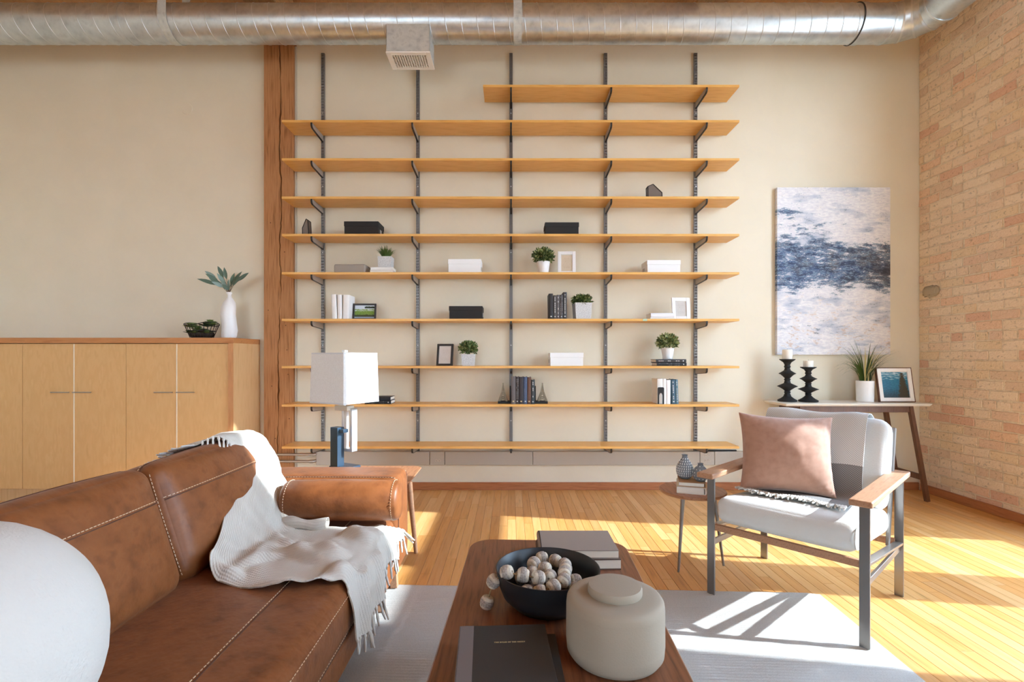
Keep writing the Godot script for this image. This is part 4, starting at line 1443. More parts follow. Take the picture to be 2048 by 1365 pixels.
func coffee_table() -> void:
	one("wool_rug", rug_mesh(2.75, 2.2), M.wool_rug, "large ivory ribbed wool rug under the coffee table and chair", "rug", Vector3(0.07, 0.0, 2.954), -2.5)
	var o := thing("coffee_table", "walnut coffee table with rounded corners on the ivory rug", "coffee table", Vector3(0.12, 0, 2.964), -2.25)
	part("tabletop", MB.new().slab(round_rect(0.60, 1.25, 0.085, 8), 0.388, 0.42, 0.004, Transform3D.IDENTITY, 0.018), M.walnut, o)
	part("apron", MB.new().rbox(Vector3(0, 0.362, 0), Vector3(0.44, 0.05, 1.0), 0.004), M.walnut_leg, o)
	for sx in [-1.0, 1.0]:
		for sz in [-1.0, 1.0]:
			part("leg", MB.new().tube([Vector3(sx * 0.215, 0.011, sz * 0.50), Vector3(sx * 0.2, 0.387, sz * 0.45)], [0.013, 0.021], 14), M.walnut_leg, o)
	# books at the far end
	var b := book("thick brown-spined book with pale pages, under the grey book beside the bowl", c8(92, 70, 60), Vector3(0.036, 0.20, 0.27), Vector3(0.262, 0.4385, 2.575), Vector3(0, 0, 0))
	lay(b, Vector3(0.238, 0.42, 2.525), -88.0)
	b = book("grey linen-covered book on top of the pair at the far table end", c8(150, 138, 130), Vector3(0.03, 0.195, 0.265), Vector3.ZERO, Vector3.ZERO, 0, "gold_print", "", "paper")
	lay(b, Vector3(0.236, 0.4565, 2.522), -90.0)
	# dark books in front
	b = book("charcoal hardback lying under the titled book on the table", c8(48, 46, 46), Vector3(0.022, 0.285, 0.225), Vector3.ZERO)
	lay(b, Vector3(0.004, 0.42, 3.20), -88.5)
	b = book("black titled hardback with a grey spine band, uppermost of its pair", c8(46, 43, 41), Vector3(0.02, 0.28, 0.212), Vector3.ZERO)
	lay(b, Vector3(-0.012, 0.4425, 3.192), -87.0)
	var sb := mat("grey_spine_cloth", c8(112, 102, 98), 0.8)
	part("spine_band", MB.new().rbox(Vector3(-0.0102, 0.14, 0.092), Vector3(0.0008, 0.28, 0.034), 0.0003).rbox(Vector3(0, 0.14, 0.1105), Vector3(0.0204, 0.2802, 0.002), 0.0008), sb, b)
	var tm := TextMesh.new()
	var fo := SystemFont.new()
	fo.font_names = PackedStringArray(["Droid Serif"])
	tm.font = fo
	tm.text = "THE RULES OF THE GREEN"
	tm.font_size = 24
	tm.pixel_size = 0.00024
	tm.depth = 0.0004
	var ti := part("title", tm, M.gold_print, b, Vector3(-0.0104, 0.077, -0.012))
	ti.basis = Basis(Vector3(0, 0, -1), Vector3(0, -1, 0), Vector3(-1, 0, 0))
	# jar
	o = thing("lidded_jar", "large matte cream ceramic jar with a flat disc lid", "jar", Vector3(0.254, 0.42, 3.105))
	part("body", MB.new().lathe([Vector2(0.0001, 0.0), Vector2(0.095, 0.0), Vector2(0.108, 0.004), Vector2(0.1165, 0.016), Vector2(0.1185, 0.04), Vector2(0.118, 0.123), Vector2(0.1165, 0.136), Vector2(0.112, 0.1435), Vector2(0.105, 0.147), Vector2(0.09, 0.1495), Vector2(0.066, 0.151), Vector2(0.063, 0.151)], 56, Transform3D.IDENTITY, 0.8), M.matte_ceramic, o)
	part("lid", MB.new().lathe([Vector2(0.0001, 0.150), Vector2(0.064, 0.150), Vector2(0.0655, 0.153), Vector2(0.0655, 0.165), Vector2(0.063, 0.170), Vector2(0.055, 0.1715), Vector2(0.0001, 0.1718)], 48, Transform3D.IDENTITY, 0.8), M.matte_ceramic, o)
	# bowl
	o = thing("black_bowl", "wide black bowl holding a wooden bead garland on the coffee table", "bowl", Vector3(0.108, 0.42, 2.854))
	part("shell", MB.new().lathe([Vector2(0.0001, 0.0), Vector2(0.085, 0.0), Vector2(0.104, 0.005), Vector2(0.132, 0.033), Vector2(0.1465, 0.07), Vector2(0.153, 0.106), Vector2(0.1535, 0.1085), Vector2(0.151, 0.109), Vector2(0.148, 0.106), Vector2(0.142, 0.072), Vector2(0.127, 0.037), Vector2(0.1, 0.012), Vector2(0.0001, 0.010)], 56, Transform3D.IDENTITY, 0.8), M.bowl_black, o)
	# bead garland
	o = thing("bead_garland", "garland of chunky whitewashed wooden beads spilling over the rim of the black bowl", "garland", Vector3.ZERO)
	var q := [Vector3(-0.069, 0.444, 2.895), Vector3(-0.050, 0.503, 2.893), Vector3(-0.012, 0.538, 2.915), Vector3(0.034, 0.531, 2.918), Vector3(0.077, 0.525, 2.92), Vector3(0.112, 0.515, 2.890), Vector3(0.1, 0.522, 2.852), Vector3(0.062, 0.512, 2.86), Vector3(0.036, 0.496, 2.83), Vector3(0.07, 0.51, 2.785), Vector3(0.098, 0.51, 2.744), Vector3(0.139, 0.508, 2.76), Vector3(0.165, 0.51, 2.795), Vector3(0.163, 0.515, 2.835), Vector3(0.156, 0.518, 2.872), Vector3(0.15, 0.512, 2.908), Vector3(0.118, 0.508, 2.938), Vector3(0.08, 0.498, 2.948), Vector3(0.045, 0.494, 2.94), Vector3(0.19, 0.485, 2.85), Vector3(0.186, 0.482, 2.895), Vector3(0.12, 0.478, 2.815), Vector3(0.03, 0.47, 2.79), Vector3(0.06, 0.465, 2.81), Vector3(0.15, 0.462, 2.84), Vector3(0.1, 0.458, 2.88), Vector3(0.06, 0.455, 2.88)]
	var bw := MB.new().lathe([Vector2(0.003, -0.0165), Vector2(0.0135, -0.0165), Vector2(0.0165, -0.014), Vector2(0.0185, -0.0085), Vector2(0.0185, 0.0085), Vector2(0.0165, 0.014), Vector2(0.0135, 0.0165), Vector2(0.003, 0.0165)], 18, Transform3D.IDENTITY, 0.8).mesh()
	var bb := MB.new().lathe([Vector2(0.0180, -0.0088), Vector2(0.0197, -0.007), Vector2(0.0203, 0.0), Vector2(0.0197, 0.007), Vector2(0.0180, 0.0088)], 18).mesh()
	for i in q.size():
		var d: Vector3 = (q[mini(i + 1, q.size() - 1)] - q[maxi(i - 1, 0)]).normalized()
		var x := d.cross(Vector3(0.2, 0.9, 0.3)).normalized()
		var bd := part("bead", bw, M.bead_wood, o)
		bd.transform = Transform3D(Basis(x, d, x.cross(d)) * Basis(Vector3.UP, i * 1.3), q[i])
		part("bark_band", bb, M.bead_bark, bd)
	part("cord", MB.new().tube(q, 0.0022, 6), M.jute, o)

# lay a book flat: face up, foot turned by the given angle about the vertical
func lay(b: Node3D, at: Vector3, turn: float) -> void:
	var size := AABB()
	for c in b.get_children():
		size = size.merge((c as MeshInstance3D).get_aabb())
	# thickness (x) becomes height; the page block's middle lands on `at`
	var B := Basis(Vector3.UP, deg_to_rad(turn)) * Basis(Vector3(0, 0, 1), deg_to_rad(-90.0))
	b.basis = B
	b.position = at + Vector3(0, size.size.x * 0.5, 0) - B * Vector3(0, size.size.y * 0.5, 0)

func rug_mesh(w: float, l: float) -> MB:
	var mb := MB.new()
	var f := noise(33, 1.0, 3)
	var pitch := 0.0165
	var rows := int(l / pitch) * 4
	var cols := 46
	var P := []
	for i in rows + 1:
		var row := []
		var z := -l * 0.5 + l * i / rows
		for j in cols + 1:
			var x := -w * 0.5 + w * j / cols
			var zz := z + 0.0016 * f.get_noise_2d(x * 6.0, z * 3.0)
			var y := 0.0075 + 0.0021 * absf(sin(PI * i / 4.0)) + 0.0012 * f.get_noise_2d(x * 30.0, z * 60.0)
			if i == 0 or j == 0 or i == rows or j == cols:
				y = 0.001
			row.append(Vector3(x, y, zz))
		P.append(row)
	mb.sheet(P, 0.0008)
	return mb

func tables_and_lamp() -> void:
	# end table behind the sofa arm
	var o := thing("end_table", "small walnut end table behind the sofa arm holding the lamp", "side table", Vector3(-0.865, 0, 1.34))
	part("tabletop", MB.new().slab(round_rect(0.60, 0.44, 0.06, 8), 0.412, 0.45, 0.003, Transform3D.IDENTITY, 0.034), M.walnut_light, o)
	for q in [[0.309, 0.063], [-0.27, 0.15], [-0.27, -0.15]]:
		part("leg", MB.new().tube([Vector3(q[0], 0.0, q[1]), Vector3(q[0] * 0.86, 0.414, q[1] * 0.8)], [0.0115, 0.018], 14), M.ash_arm, o)
	# lamp
	o = thing("table_lamp", "table lamp with white box shade and interlocking blue and chrome metal stem", "lamp", Vector3(-1.046, 0.45, 1.18), -29.0)
	part("base_plate", MB.new().rbox(Vector3(0.0, 0.008, 0), Vector3(0.15, 0.016, 0.12), 0.003), M.blue_steel, o)
	part("stem_block", MB.new().rbox(Vector3(-0.035, 0.137, 0.03), Vector3(0.064, 0.244, 0.055), 0.003), M.blue_steel, o)
	part("stem_hook", MB.new().rbox(Vector3(0.012, 0.238, 0.025), Vector3(0.045, 0.022, 0.04), 0.003), M.blue_steel, o)
	var fr := MB.new()
	for x in [-0.018, 0.055]:
		fr.rbox(Vector3(x, 0.24, -0.02), Vector3(0.018, 0.27, 0.045), 0.002)
	for y in [0.114, 0.366]:
		fr.rbox(Vector3(0.0185, y, -0.02), Vector3(0.091, 0.018, 0.045), 0.002)
	part("frame_link", fr, M.chrome, o)
	part("cap_block", MB.new().rbox(Vector3(-0.005, 0.378, 0.0), Vector3(0.11, 0.03, 0.06), 0.003), M.pewter, o)
	part("neck", MB.new().tube([Vector3(0, 0.39, 0), Vector3(0, 0.728, 0)], 0.006, 12), M.chrome, o)
	part("bulb", MB.new().lathe([Vector2(0.0001, 0.44), Vector2(0.014, 0.445), Vector2(0.014, 0.475), Vector2(0.03, 0.52), Vector2(0.026, 0.545), Vector2(0.0001, 0.56)], 18), M.white_ceramic, o, Vector3(0.035, 0, 0))
	part("finial", MB.new().rbox(Vector3(0, 0.735, 0), Vector3(0.026, 0.014, 0.026), 0.003), M.chrome, o)
	var sd := MB.new()
	var tr := MB.new()
	var tr2 := MB.new()
	var a := 0.139
	var b := 0.146
	var y1 := 0.724
	var y0 := 0.415
	for k in 4:
		var an := PI / 2.0 * k
		var R := Basis(Vector3.UP, an)
		var n := R * Vector3(0, 0, 1)
		for th in [0.0, -0.002]:
			sd.flat([R * Vector3(-b, y0, b + th), R * Vector3(b, y0, b + th), R * Vector3(a, y1, a + th), R * Vector3(-a, y1, a + th)], n if th == 0.0 else -n)
		tr.bar(R * Vector3(-b, y0 + 0.004, b), R * Vector3(b, y0 + 0.004, b), 0.009, 0.002, Vector3.UP)
		tr2.bar(R * Vector3(-a, y1 - 0.004, a), R * Vector3(a, y1 - 0.004, a), 0.009, 0.002, Vector3.UP)
	var shade := part("shade", sd, M.linen_shade, o)
	part("trim_tape", tr, M.shade_trim, shade)
	part("trim_tape", tr2, M.shade_trim, shade)
	var sp := MB.new()
	for k in 2:
		sp.tube([Basis(Vector3.UP, PI / 4 + PI / 2 * k) * Vector3(-a * 1.38, y1 - 0.012, 0), Basis(Vector3.UP, PI / 4 + PI / 2 * k) * Vector3(a * 1.38, y1 - 0.012, 0)], 0.002, 6)
	part("spider", sp, M.chrome, o)
	# round side table by the chair
	o = thing("round_side_table", "small round walnut side table with thin dark metal legs beside the lounge chair", "side table", Vector3(0.998, 0, 1.579))
	part("tabletop", MB.new().lathe([Vector2(0.0001, 0.400), Vector2(0.16, 0.400), Vector2(0.172, 0.406), Vector2(0.176, 0.413), Vector2(0.1755, 0.419), Vector2(0.173, 0.421), Vector2(0.0001, 0.421)], 56, Transform3D.IDENTITY, 0.5), M.walnut_light, o)
	for q in [[-0.105, 0.083], [0.171, 0.0], [-0.02, -0.15]]:
		part("leg", MB.new().tube([Vector3(q[0], 0.0, q[1]), Vector3(q[0] * 0.68, 0.402, q[1] * 0.68)], [0.006, 0.0125], 12), M.gunmetal, o)
	var bk := book("white book at the bottom of the stack on the round side table", c8(236, 230, 222), Vector3(0.034, 0.20, 0.145), Vector3.ZERO)
	lay(bk, Vector3(0.985, 0.421, 1.585), 72.0)
	bk = book("tan cloth book on the white one, under the two small vases", c8(176, 138, 98), Vector3(0.024, 0.185, 0.135), Vector3.ZERO)
	lay(bk, Vector3(0.99, 0.4555, 1.58), 74.0)
	small_vase("taller grey ceramic vase with white dashes on the tan book", Vector3(0.958, 0.480, 1.573), 0.046, 0.13, 0)
	small_vase("squat grey ceramic vase with white dots beside the taller one", Vector3(1.022, 0.480, 1.632), 0.044, 0.095, 1)

func small_vase(label: String, at: Vector3, r: float, h: float, kind: int) -> void:
	var o := thing("dashed_vase", label, "vase", at, 0.0, "grey dashed vases")
	var pr := [Vector2(0.0001, 0), Vector2(r * 0.5, 0)]
	for i in range(1, 13):
		var f := i / 12.0
		var y := h * 0.9 * f
		var k := sin(PI * (0.16 + 0.76 * f)) if kind == 1 else sin(PI * (0.2 + 0.72 * pow(f, 0.92)))
		pr.append(Vector2(maxf(r * k, r * 0.3), y))
	var top: Vector2 = pr[pr.size() - 1]
	pr.append(Vector2(top.x * 0.98, h * 0.96))
	pr.append(Vector2(top.x * 1.2, h))
	pr.append(Vector2(top.x * 0.9, h))
	pr.append(Vector2(top.x * 0.75, h * 0.9))
	part("body", MB.new().lathe(pr, 36, Transform3D.IDENTITY, 1.0), M.grey_glaze, o)
	var ds := MB.new()
	var rows := 8 if kind == 0 else 5
	for k in rows:
		var y := h * (0.16 + 0.68 * k / (rows - 1.0))
		var rr := 0.0
		var slope := 0.0
		for i in range(1, pr.size() - 1):
			if pr[i].y <= y and pr[i + 1].y > y:
				rr = lerpf(pr[i].x, pr[i + 1].x, (y - pr[i].y) / (pr[i + 1].y - pr[i].y))
				slope = (pr[i + 1].x - pr[i].x) / (pr[i + 1].y - pr[i].y)
		var cnt := int(maxf(6.0, rr * TAU / (0.0115 if kind == 0 else 0.018)))
		for i in cnt:
			var a := TAU * (i + 0.5 * (k % 2)) / cnt
			var T := Transform3D(Basis(Vector3.UP, -a) * Basis(Vector3(0, 0, 1), -atan(slope)), Vector3(cos(a) * rr, y, sin(a) * rr))
			ds.rbox(Vector3(0.0003, 0, 0), Vector3(0.002, 0.0095 if kind == 0 else 0.005, 0.004 if kind == 0 else 0.0045), 0.0009, 1, T)
	stuff(part("dashes", ds, M.pale_dash, o))

func console() -> void:
	var o := thing("console_table", "white-topped console table with slanted walnut legs in the brick corner", "console table", Vector3(2.744, 0, 0.21))
	part("tabletop", MB.new().slab(round_rect(1.165, 0.36, 0.012, 4), 0.759, 0.78, 0.002, Transform3D.IDENTITY, 0.016), M.white_lacquer, o)
	var X := Vector3(1, 0, 0)
	part("apron", MB.new().rbox(Vector3(0, 0.733, 0.135), Vector3(0.90, 0.05, 0.02), 0.003).rbox(Vector3(0, 0.733, -0.135), Vector3(0.90, 0.05, 0.02), 0.003), M.walnut_leg, o)
	for sx in [-1.0, 1.0]:
		for sz in [-1.0, 1.0]:
			part("leg", MB.new().bar(Vector3(sx * 0.562, 0.0, sz * 0.148), Vector3(sx * 0.435, 0.7585, sz * 0.135), 0.03, 0.034, X, 0.004), M.walnut_leg, o)
		part("side_stretcher", MB.new().bar(Vector3(sx * 0.53, 0.19, 0.13), Vector3(sx * 0.53, 0.19, -0.13), 0.022, 0.045, X, 0.003), M.walnut_leg, o)
	# candle holders
	for q in [[2.293, 0.18, 0.352, 0.079, "tall turned black candle holder with a white candle on the console", "taller white pillar candle on the turned black holder"], [2.452, 0.205, 0.287, 0.052, "shorter turned black candle holder standing beside the tall one", "shorter white pillar candle on the smaller black holder"]]:
		var c := thing("candle_holder", q[4], "candle holder", Vector3(q[0], 0.78, q[1]), 0.0, "turned black candle holders")
		var H: float = q[2]
		var pr := [Vector2(0.0001, 0.0), Vector2(0.072, 0.0), Vector2(0.074, 0.012), Vector2(0.05, 0.026), Vector2(0.03, 0.042)]
		var discs := [[0.36, 0.078], [0.66, 0.066]]
		for d in discs:
			var y: float = H * d[0]
			pr.append_array([Vector2(0.02, y - H * 0.165), Vector2(0.026, y - H * 0.14), Vector2(0.019, y - H * 0.115), Vector2(0.028, y - H * 0.085), Vector2(d[1] * 0.72, y - H * 0.03), Vector2(d[1], y), Vector2(d[1] * 0.72, y + H * 0.03), Vector2(0.026, y + H * 0.072)])
		pr.append_array([Vector2(0.019, H * 0.785), Vector2(0.026, H * 0.82), Vector2(0.020, H * 0.86), Vector2(0.03, H * 0.92), Vector2(0.06, H * 0.985), Vector2(0.06, H), Vector2(0.0001, H)])
		part("turning", MB.new().lathe(pr, 28, Transform3D.IDENTITY, 0.45), M.black_iron, c)
		var k := thing("pillar_candle", q[5], "candle", Vector3(q[0], 0.78 + H, q[1]), 0.0, "white pillar candles")
		part("wax", MB.new().lathe([Vector2(0.0001, 0.0), Vector2(0.037, 0.0), Vector2(0.038, 0.003), Vector2(0.038, q[3] - 0.004), Vector2(0.034, q[3]), Vector2(0.026, q[3] - 0.003), Vector2(0.0001, q[3] - 0.004)], 24), M.wax, k)
		part("wick", MB.new().tube([Vector3(0, q[3] - 0.005, 0), Vector3(0.001, q[3] + 0.008, 0)], 0.001, 5), M.black_iron, k)
	# grass plant
	var g := thing("potted_grass", "arching green grass plant in a plain white cylinder pot on the console", "plant", Vector3(2.93, 0.78, 0.19))
	part("pot", MB.new().lathe([Vector2(0.0001, 0.0), Vector2(0.058, 0.0), Vector2(0.062, 0.004), Vector2(0.065, 0.17), Vector2(0.0635, 0.173), Vector2(0.06, 0.17), Vector2(0.058, 0.15)], 32, Transform3D.IDENTITY, 0.7), M.white_ceramic, g)
	part("soil", MB.new().lathe([Vector2(0.058, 0.155), Vector2(0.0001, 0.16)], 24), M.soil, g)
	var bl := [MB.new(), MB.new(), MB.new()]
	for i in 150:
		var pick := i % 10
		var a := PI + rng.randf_range(-0.8, 0.5) if pick < 5 else (rng.randf_range(-0.5, 0.8) if pick < 8 else rng.randf_range(0.9, 2.2))
		a = -a if pick < 5 else a
		var rr := rng.randf_range(0.0, 0.04)
		var L := rng.randf_range(0.2, 0.40)
		var lean := lerpf(0.12, 0.95, rng.randf()) * (1.0 if pick < 5 else 0.75)
		if sin(a) < 0.0:
			lean *= 0.8
			L *= 0.85
		var k := 0 if i % 10 < 6 else (1 if i % 10 < 9 else 2)
		blade(bl[k], Vector3(cos(a) * rr, 0.155, sin(a) * rr), Vector3(cos(a), 0, sin(a)), L, lean, 0.0075)
	for i in 3:
		part("blades", bl[i], [M.grass_green, M.leaf_dark, M.grass_straw][i], g)
	# silver framed lake photograph
	var lake := noise(51, 3.0, 4)
	var tx := pic(96, 112, func(x: float, y: float) -> Color:
		var c := c8(36, 96, 130).lerp(c8(58, 136, 166), 0.5 + 0.5 * lake.get_noise_2d(x * 2.0, y * 9.0))
		if y < 0.3:
			c = c.lerp(c8(206, 222, 230), clampf(0.6 - y * 1.6 + 0.9 * lake.get_noise_2d(x * 1.5, y * 6.0), 0, 1))
		c = c.lerp(c8(46, 58, 66), clampf((y - 0.62) * 2.2 + lake.get_noise_2d(x * 9.0, y * 9.0) * 0.8, 0, 1))
		var t := 0.80 + 0.03 * lake.get_noise_2d(3.0, y * 12.0)
		var w := 0.05 + 0.16 * y + 0.09 * lake.get_noise_2d(9.0, y * 26.0)
		if absf(x - t) < w and y > 0.04:
			c = c8(40, 46, 44).lerp(c8(84, 78, 66), 0.5 + 0.5 * lake.get_noise_2d(x * 20.0, y * 20.0))
		return c)
	frame("lake_photo_frame", "silver framed photo of a blue lake with a tree on the console", Vector3(3.14, 0.787, 0.262), Vector2(0.272, 0.272), 0.03, 0.02, 10.0, -1.5, "white_wood", tx, 0.0, M.walnut_leg)

func blade(mb: MB, a: Vector3, out: Vector3, L: float, lean: float, w: float) -> void:
	var side := Vector3(-out.z, 0, out.x)
	var st := mb.v.size()
	var p := a
	var ang := lean * 0.35
	var steps := 6
	for i in steps + 1:
		var d := Vector3(0, cos(ang), 0) + out * sin(ang)
		var n := (out * cos(ang) - Vector3(0, sin(ang), 0)).normalized()
		var hw := w * 0.5 * (1.0 - pow(float(i) / steps, 1.6)) + 0.0003
		mb.vert(p - side * hw, n)
		mb.vert(p + side * hw, n)
		p += d * L / steps
		ang += lean * 0.42
	for i in steps:
		mb.quad(st + i * 2, st + i * 2 + 1, st + i * 2 + 3, st + i * 2 + 2)

# picture frame leaning back on a strut: opening shows a mat and a print
func frame(called: String, label: String, at: Vector3, size: Vector2, border: float, deep: float, lean: float, turn: float, fm: String, print_tex: Texture2D, mat_w: float, outer: Material = null) -> void:
	var o := thing(called, label, "picture frame", at)
	o.rotation_degrees = Vector3(-lean, turn, 0)
	var w := size.x
	var h := size.y
	var f := MB.new()
	for s in [-1.0, 1.0]:
		f.rbox(Vector3(s * (w - border) * 0.5, h * 0.5, 0), Vector3(border, h, deep), 0.002)
		f.rbox(Vector3(0, h * 0.5 + s * (h - border) * 0.5, 0), Vector3(w - border * 2, border, deep), 0.002)
	part("moulding", f, M[fm], o)
	part("backing", MB.new().box(Vector3(0, h * 0.5, -deep * 0.3), Vector3(w - 0.006, h - 0.006, deep * 0.3)), outer if outer else M[fm], o)
	if outer:
		var e := MB.new()
		for s in [-1.0, 1.0]:
			e.box(Vector3(s * (w * 0.5 + 0.003), h * 0.5, -0.001), Vector3(0.006, h + 0.012, deep + 0.001))
			e.box(Vector3(0, h * 0.5 + s * (h * 0.5 + 0.003), -0.001), Vector3(w, 0.006, deep + 0.001))
		part("outer_edge", e, outer, o)
	var iw := w - border * 2.0
	var ih := h - border * 2.0
	if mat_w > 0.0:
		part("mat", MB.new().box(Vector3(0, h * 0.5, -deep * 0.08), Vector3(iw, ih, 0.002)), M.mat_board, o)
	var pw := iw - mat_w * 2.0
	var ph := ih - mat_w * 2.0
	var m := StandardMaterial3D.new()
	m.albedo_texture = print_tex
	m.roughness = 0.25
	var p := MB.new()
	var z := -deep * 0.08 + 0.0022
	p.flat([Vector3(-pw * 0.5, h * 0.5 - ph * 0.5, z), Vector3(pw * 0.5, h * 0.5 - ph * 0.5, z), Vector3(pw * 0.5, h * 0.5 + ph * 0.5, z), Vector3(-pw * 0.5, h * 0.5 + ph * 0.5, z)], Vector3(0, 0, 1), [Vector2(0, 1), Vector2(1, 1), Vector2(1, 0), Vector2(0, 0)])
	part("print", p, m, o)
	part("strut", MB.new().bar(Vector3(0, h * 0.62, -deep * 0.45), Vector3(0, 0.004, -deep * 0.45 - h * 0.22), 0.03, 0.003, Vector3(1, 0, 0)), M[fm], o)

func painting() -> void:
	var o := thing("abstract_painting", "unframed abstract canvas in white and navy blue hanging above the console", "painting", Vector3(2.77, 1.8875, 0.002))
	var w := 0.970
	var h := 1.437
	var d := 0.036
	var a := noise(61, 1.0, 5)
	var b := noise(62, 1.0, 5)
	var c := noise(63, 1.0, 4)
	var tx := pic(480, 712, func(x: float, y: float) -> Color:
		var wob := y + 0.06 * a.get_noise_2d(x * 2.2, y * 4.0)
		var st := a.get_noise_2d(x * 5.0, y * 26.0)
		var fine := b.get_noise_2d(x * 16.0, y * 70.0)
		var grit := b.get_noise_2d(x * 60.0 + 9.0, y * 150.0)
		var blot := c.get_noise_2d(x * 5.0 + 5.0, y * 8.0)
		var mist := c.get_noise_2d(x * 2.0 + 30.0, y * 7.0)
		var col := c8(222, 219, 224).lerp(c8(242, 239, 238), clampf(0.5 + fine * 1.2, 0, 1))
		col = col.lerp(c8(176, 184, 200), clampf(mist * 1.6 + st * 0.7 - 0.05, 0, 0.75))
		col = col.lerp(c8(196, 160, 140), clampf(blot * 1.2 + fine * 1.5 - 0.45, 0, 0.55) * clampf((y - 0.55) * 3.0, 0.1, 1))
		var core := exp(-pow((wob - 0.475) / 0.085, 2.0)) + 0.62 * exp(-pow((wob - 0.36) / 0.06, 2.0)) + 0.5 * exp(-pow((wob - 0.575) / 0.055, 2.0))
		core += 0.8 * exp(-pow((wob - 0.145) / 0.035, 2.0) - pow((x - 0.06) / 0.14, 2.0)) + 0.45 * exp(-pow((wob - 0.24) / 0.04, 2.0) - pow((x - 0.25) / 0.3, 2.0))
		core -= 0.45 * exp(-pow((wob - 0.31) / 0.05, 2.0) - pow((x - 0.75) / 0.22, 2.0))
		core += 0.16 * exp(-pow((y - 0.84) / 0.04, 2.0) - pow((x - 0.25) / 0.3, 2.0))
		var k := clampf(core * 1.15 - 0.30 + st * 0.6 + fine * 0.7 + grit * 0.35 + mist * 0.3, 0, 1)
		var navy := c8(54, 78, 118).lerp(c8(84, 86, 94), clampf(x * 1.2 - 0.25 + blot * 1.4, 0, 1))
		navy = navy.lerp(c8(40, 50, 74), clampf(st * 1.6 + 0.1, 0, 0.8))
		navy = navy.lerp(c8(132, 158, 178), clampf(fine * 2.2 + grit, 0, 0.75))
		navy = navy.lerp(c8(38, 32, 38), clampf((x - 0.7) * 3.2, 0, 1) * exp(-pow((wob - 0.485) / 0.045, 2.0)) * 0.85)
		col = col.lerp(navy, smoothstep(0.0, 0.75, k) * 0.93)
		var scratch := clampf(grit * 3.0 - 1.1, 0, 1) * clampf(blot * 2.2 + 0.2, 0, 1)
		return col.lerp(c8(104, 100, 106), scratch * 0.6))
	var m := mat("painted_canvas", Color.WHITE, 0.7)
	m.albedo_texture = tx
	relief(m, tx, 0.25)
	var fr := MB.new()
	fr.flat([Vector3(-w * 0.5, -h * 0.5, d), Vector3(w * 0.5, -h * 0.5, d), Vector3(w * 0.5, h * 0.5, d), Vector3(-w * 0.5, h * 0.5, d)], Vector3(0, 0, 1), [Vector2(0, 1), Vector2(1, 1), Vector2(1, 0), Vector2(0, 0)])
	# painted canvas wrapped round the edges
	for s in [-1.0, 1.0]:
		var u := 0.02 if s < 0 else 0.98
		fr.flat([Vector3(s * w * 0.5, -h * 0.5, 0), Vector3(s * w * 0.5, -h * 0.5, d), Vector3(s * w * 0.5, h * 0.5, d), Vector3(s * w * 0.5, h * 0.5, 0)], Vector3(s, 0, 0), [Vector2(u - 0.015, 1), Vector2(u, 1), Vector2(u, 0), Vector2(u - 0.015, 0)])
		var q := 0.99 if s < 0 else 0.01
		fr.flat([Vector3(-w * 0.5, s * h * 0.5, 0), Vector3(w * 0.5, s * h * 0.5, 0), Vector3(w * 0.5, s * h * 0.5, d), Vector3(-w * 0.5, s * h * 0.5, d)], Vector3(0, s, 0), [Vector2(0, q), Vector2(1, q), Vector2(1, q), Vector2(0, q)])
	part("canvas", fr, m, o)
	part("stretcher", MB.new().box(Vector3(0, 0, d * 0.4), Vector3(w - 0.004, h - 0.004, d * 0.8)), M.mat_board, o)

# lidded storage box
func lidded_box(label: String, at: Vector3, size: Vector3, m: Material, group: String, turn := 0.0) -> void:
	var o := thing("storage_box", label, "box", at, turn, group)
	var lh := size.y * 0.36
	part("body", MB.new().rbox(Vector3(0, (size.y - lh * 0.5) * 0.5, 0), Vector3(size.x - 0.006, size.y - lh * 0.5, size.z - 0.006), 0.002), m, o)
	part("lid", MB.new().rbox(Vector3(0, size.y - lh * 0.5, 0), Vector3(size.x, lh, size.z), 0.0025), m, o)
	part("label_holder", MB.new().rbox(Vector3(size.x * 0.5 + 0.0005, size.y * 0.36, size.z * 0.1), Vector3(0.003, 0.03, 0.05), 0.001), M.brushed_steel, o)

func bush(o: Node3D, c: Vector3, r: Vector3, n: int, leaf_len: float, mats: Array, lift := 0.0) -> void:
	var mb := []
	for k in mats.size():
		mb.append(MB.new())
	for i in n:
		var d := Vector3(rng.randfn(), rng.randfn(), rng.randfn()).normalized()
		if d.y < -0.75:
			d.y = -d.y * 0.5
		var rad := rng.randf_range(0.35, 1.0)
		var p := c + d * r * rad
		var dir := (d + Vector3(rng.randf_range(-0.7, 0.7), rng.randf_range(-0.2, 0.8) + lift, rng.randf_range(-0.7, 0.7))).normalized()
		var side := dir.cross(Vector3(rng.randf_range(-1, 1), rng.randf_range(-1, 1), 0.6)).normalized()
		var k := rng.randi() % mats.size()
		(mb[k] as MB).leaf(p, dir * leaf_len * rng.randf_range(0.7, 1.25), side, leaf_len * 0.55, 0.1, 0.25, 2)
	for k in mats.size():
		part("foliage", mb[k], M[mats[k]], o)
	var st := MB.new()
	for i in 14:
		var a := TAU * i / 14.0
		st.tube([Vector3(c.x, c.y - r.y * 1.05, c.z), c + Vector3(cos(a) * r.x * 0.6, r.y * 0.2 * sin(i * 2.0), sin(a) * r.z * 0.6)], 0.0012, 4)
	part("stem", st, M.leaf_dark, o)

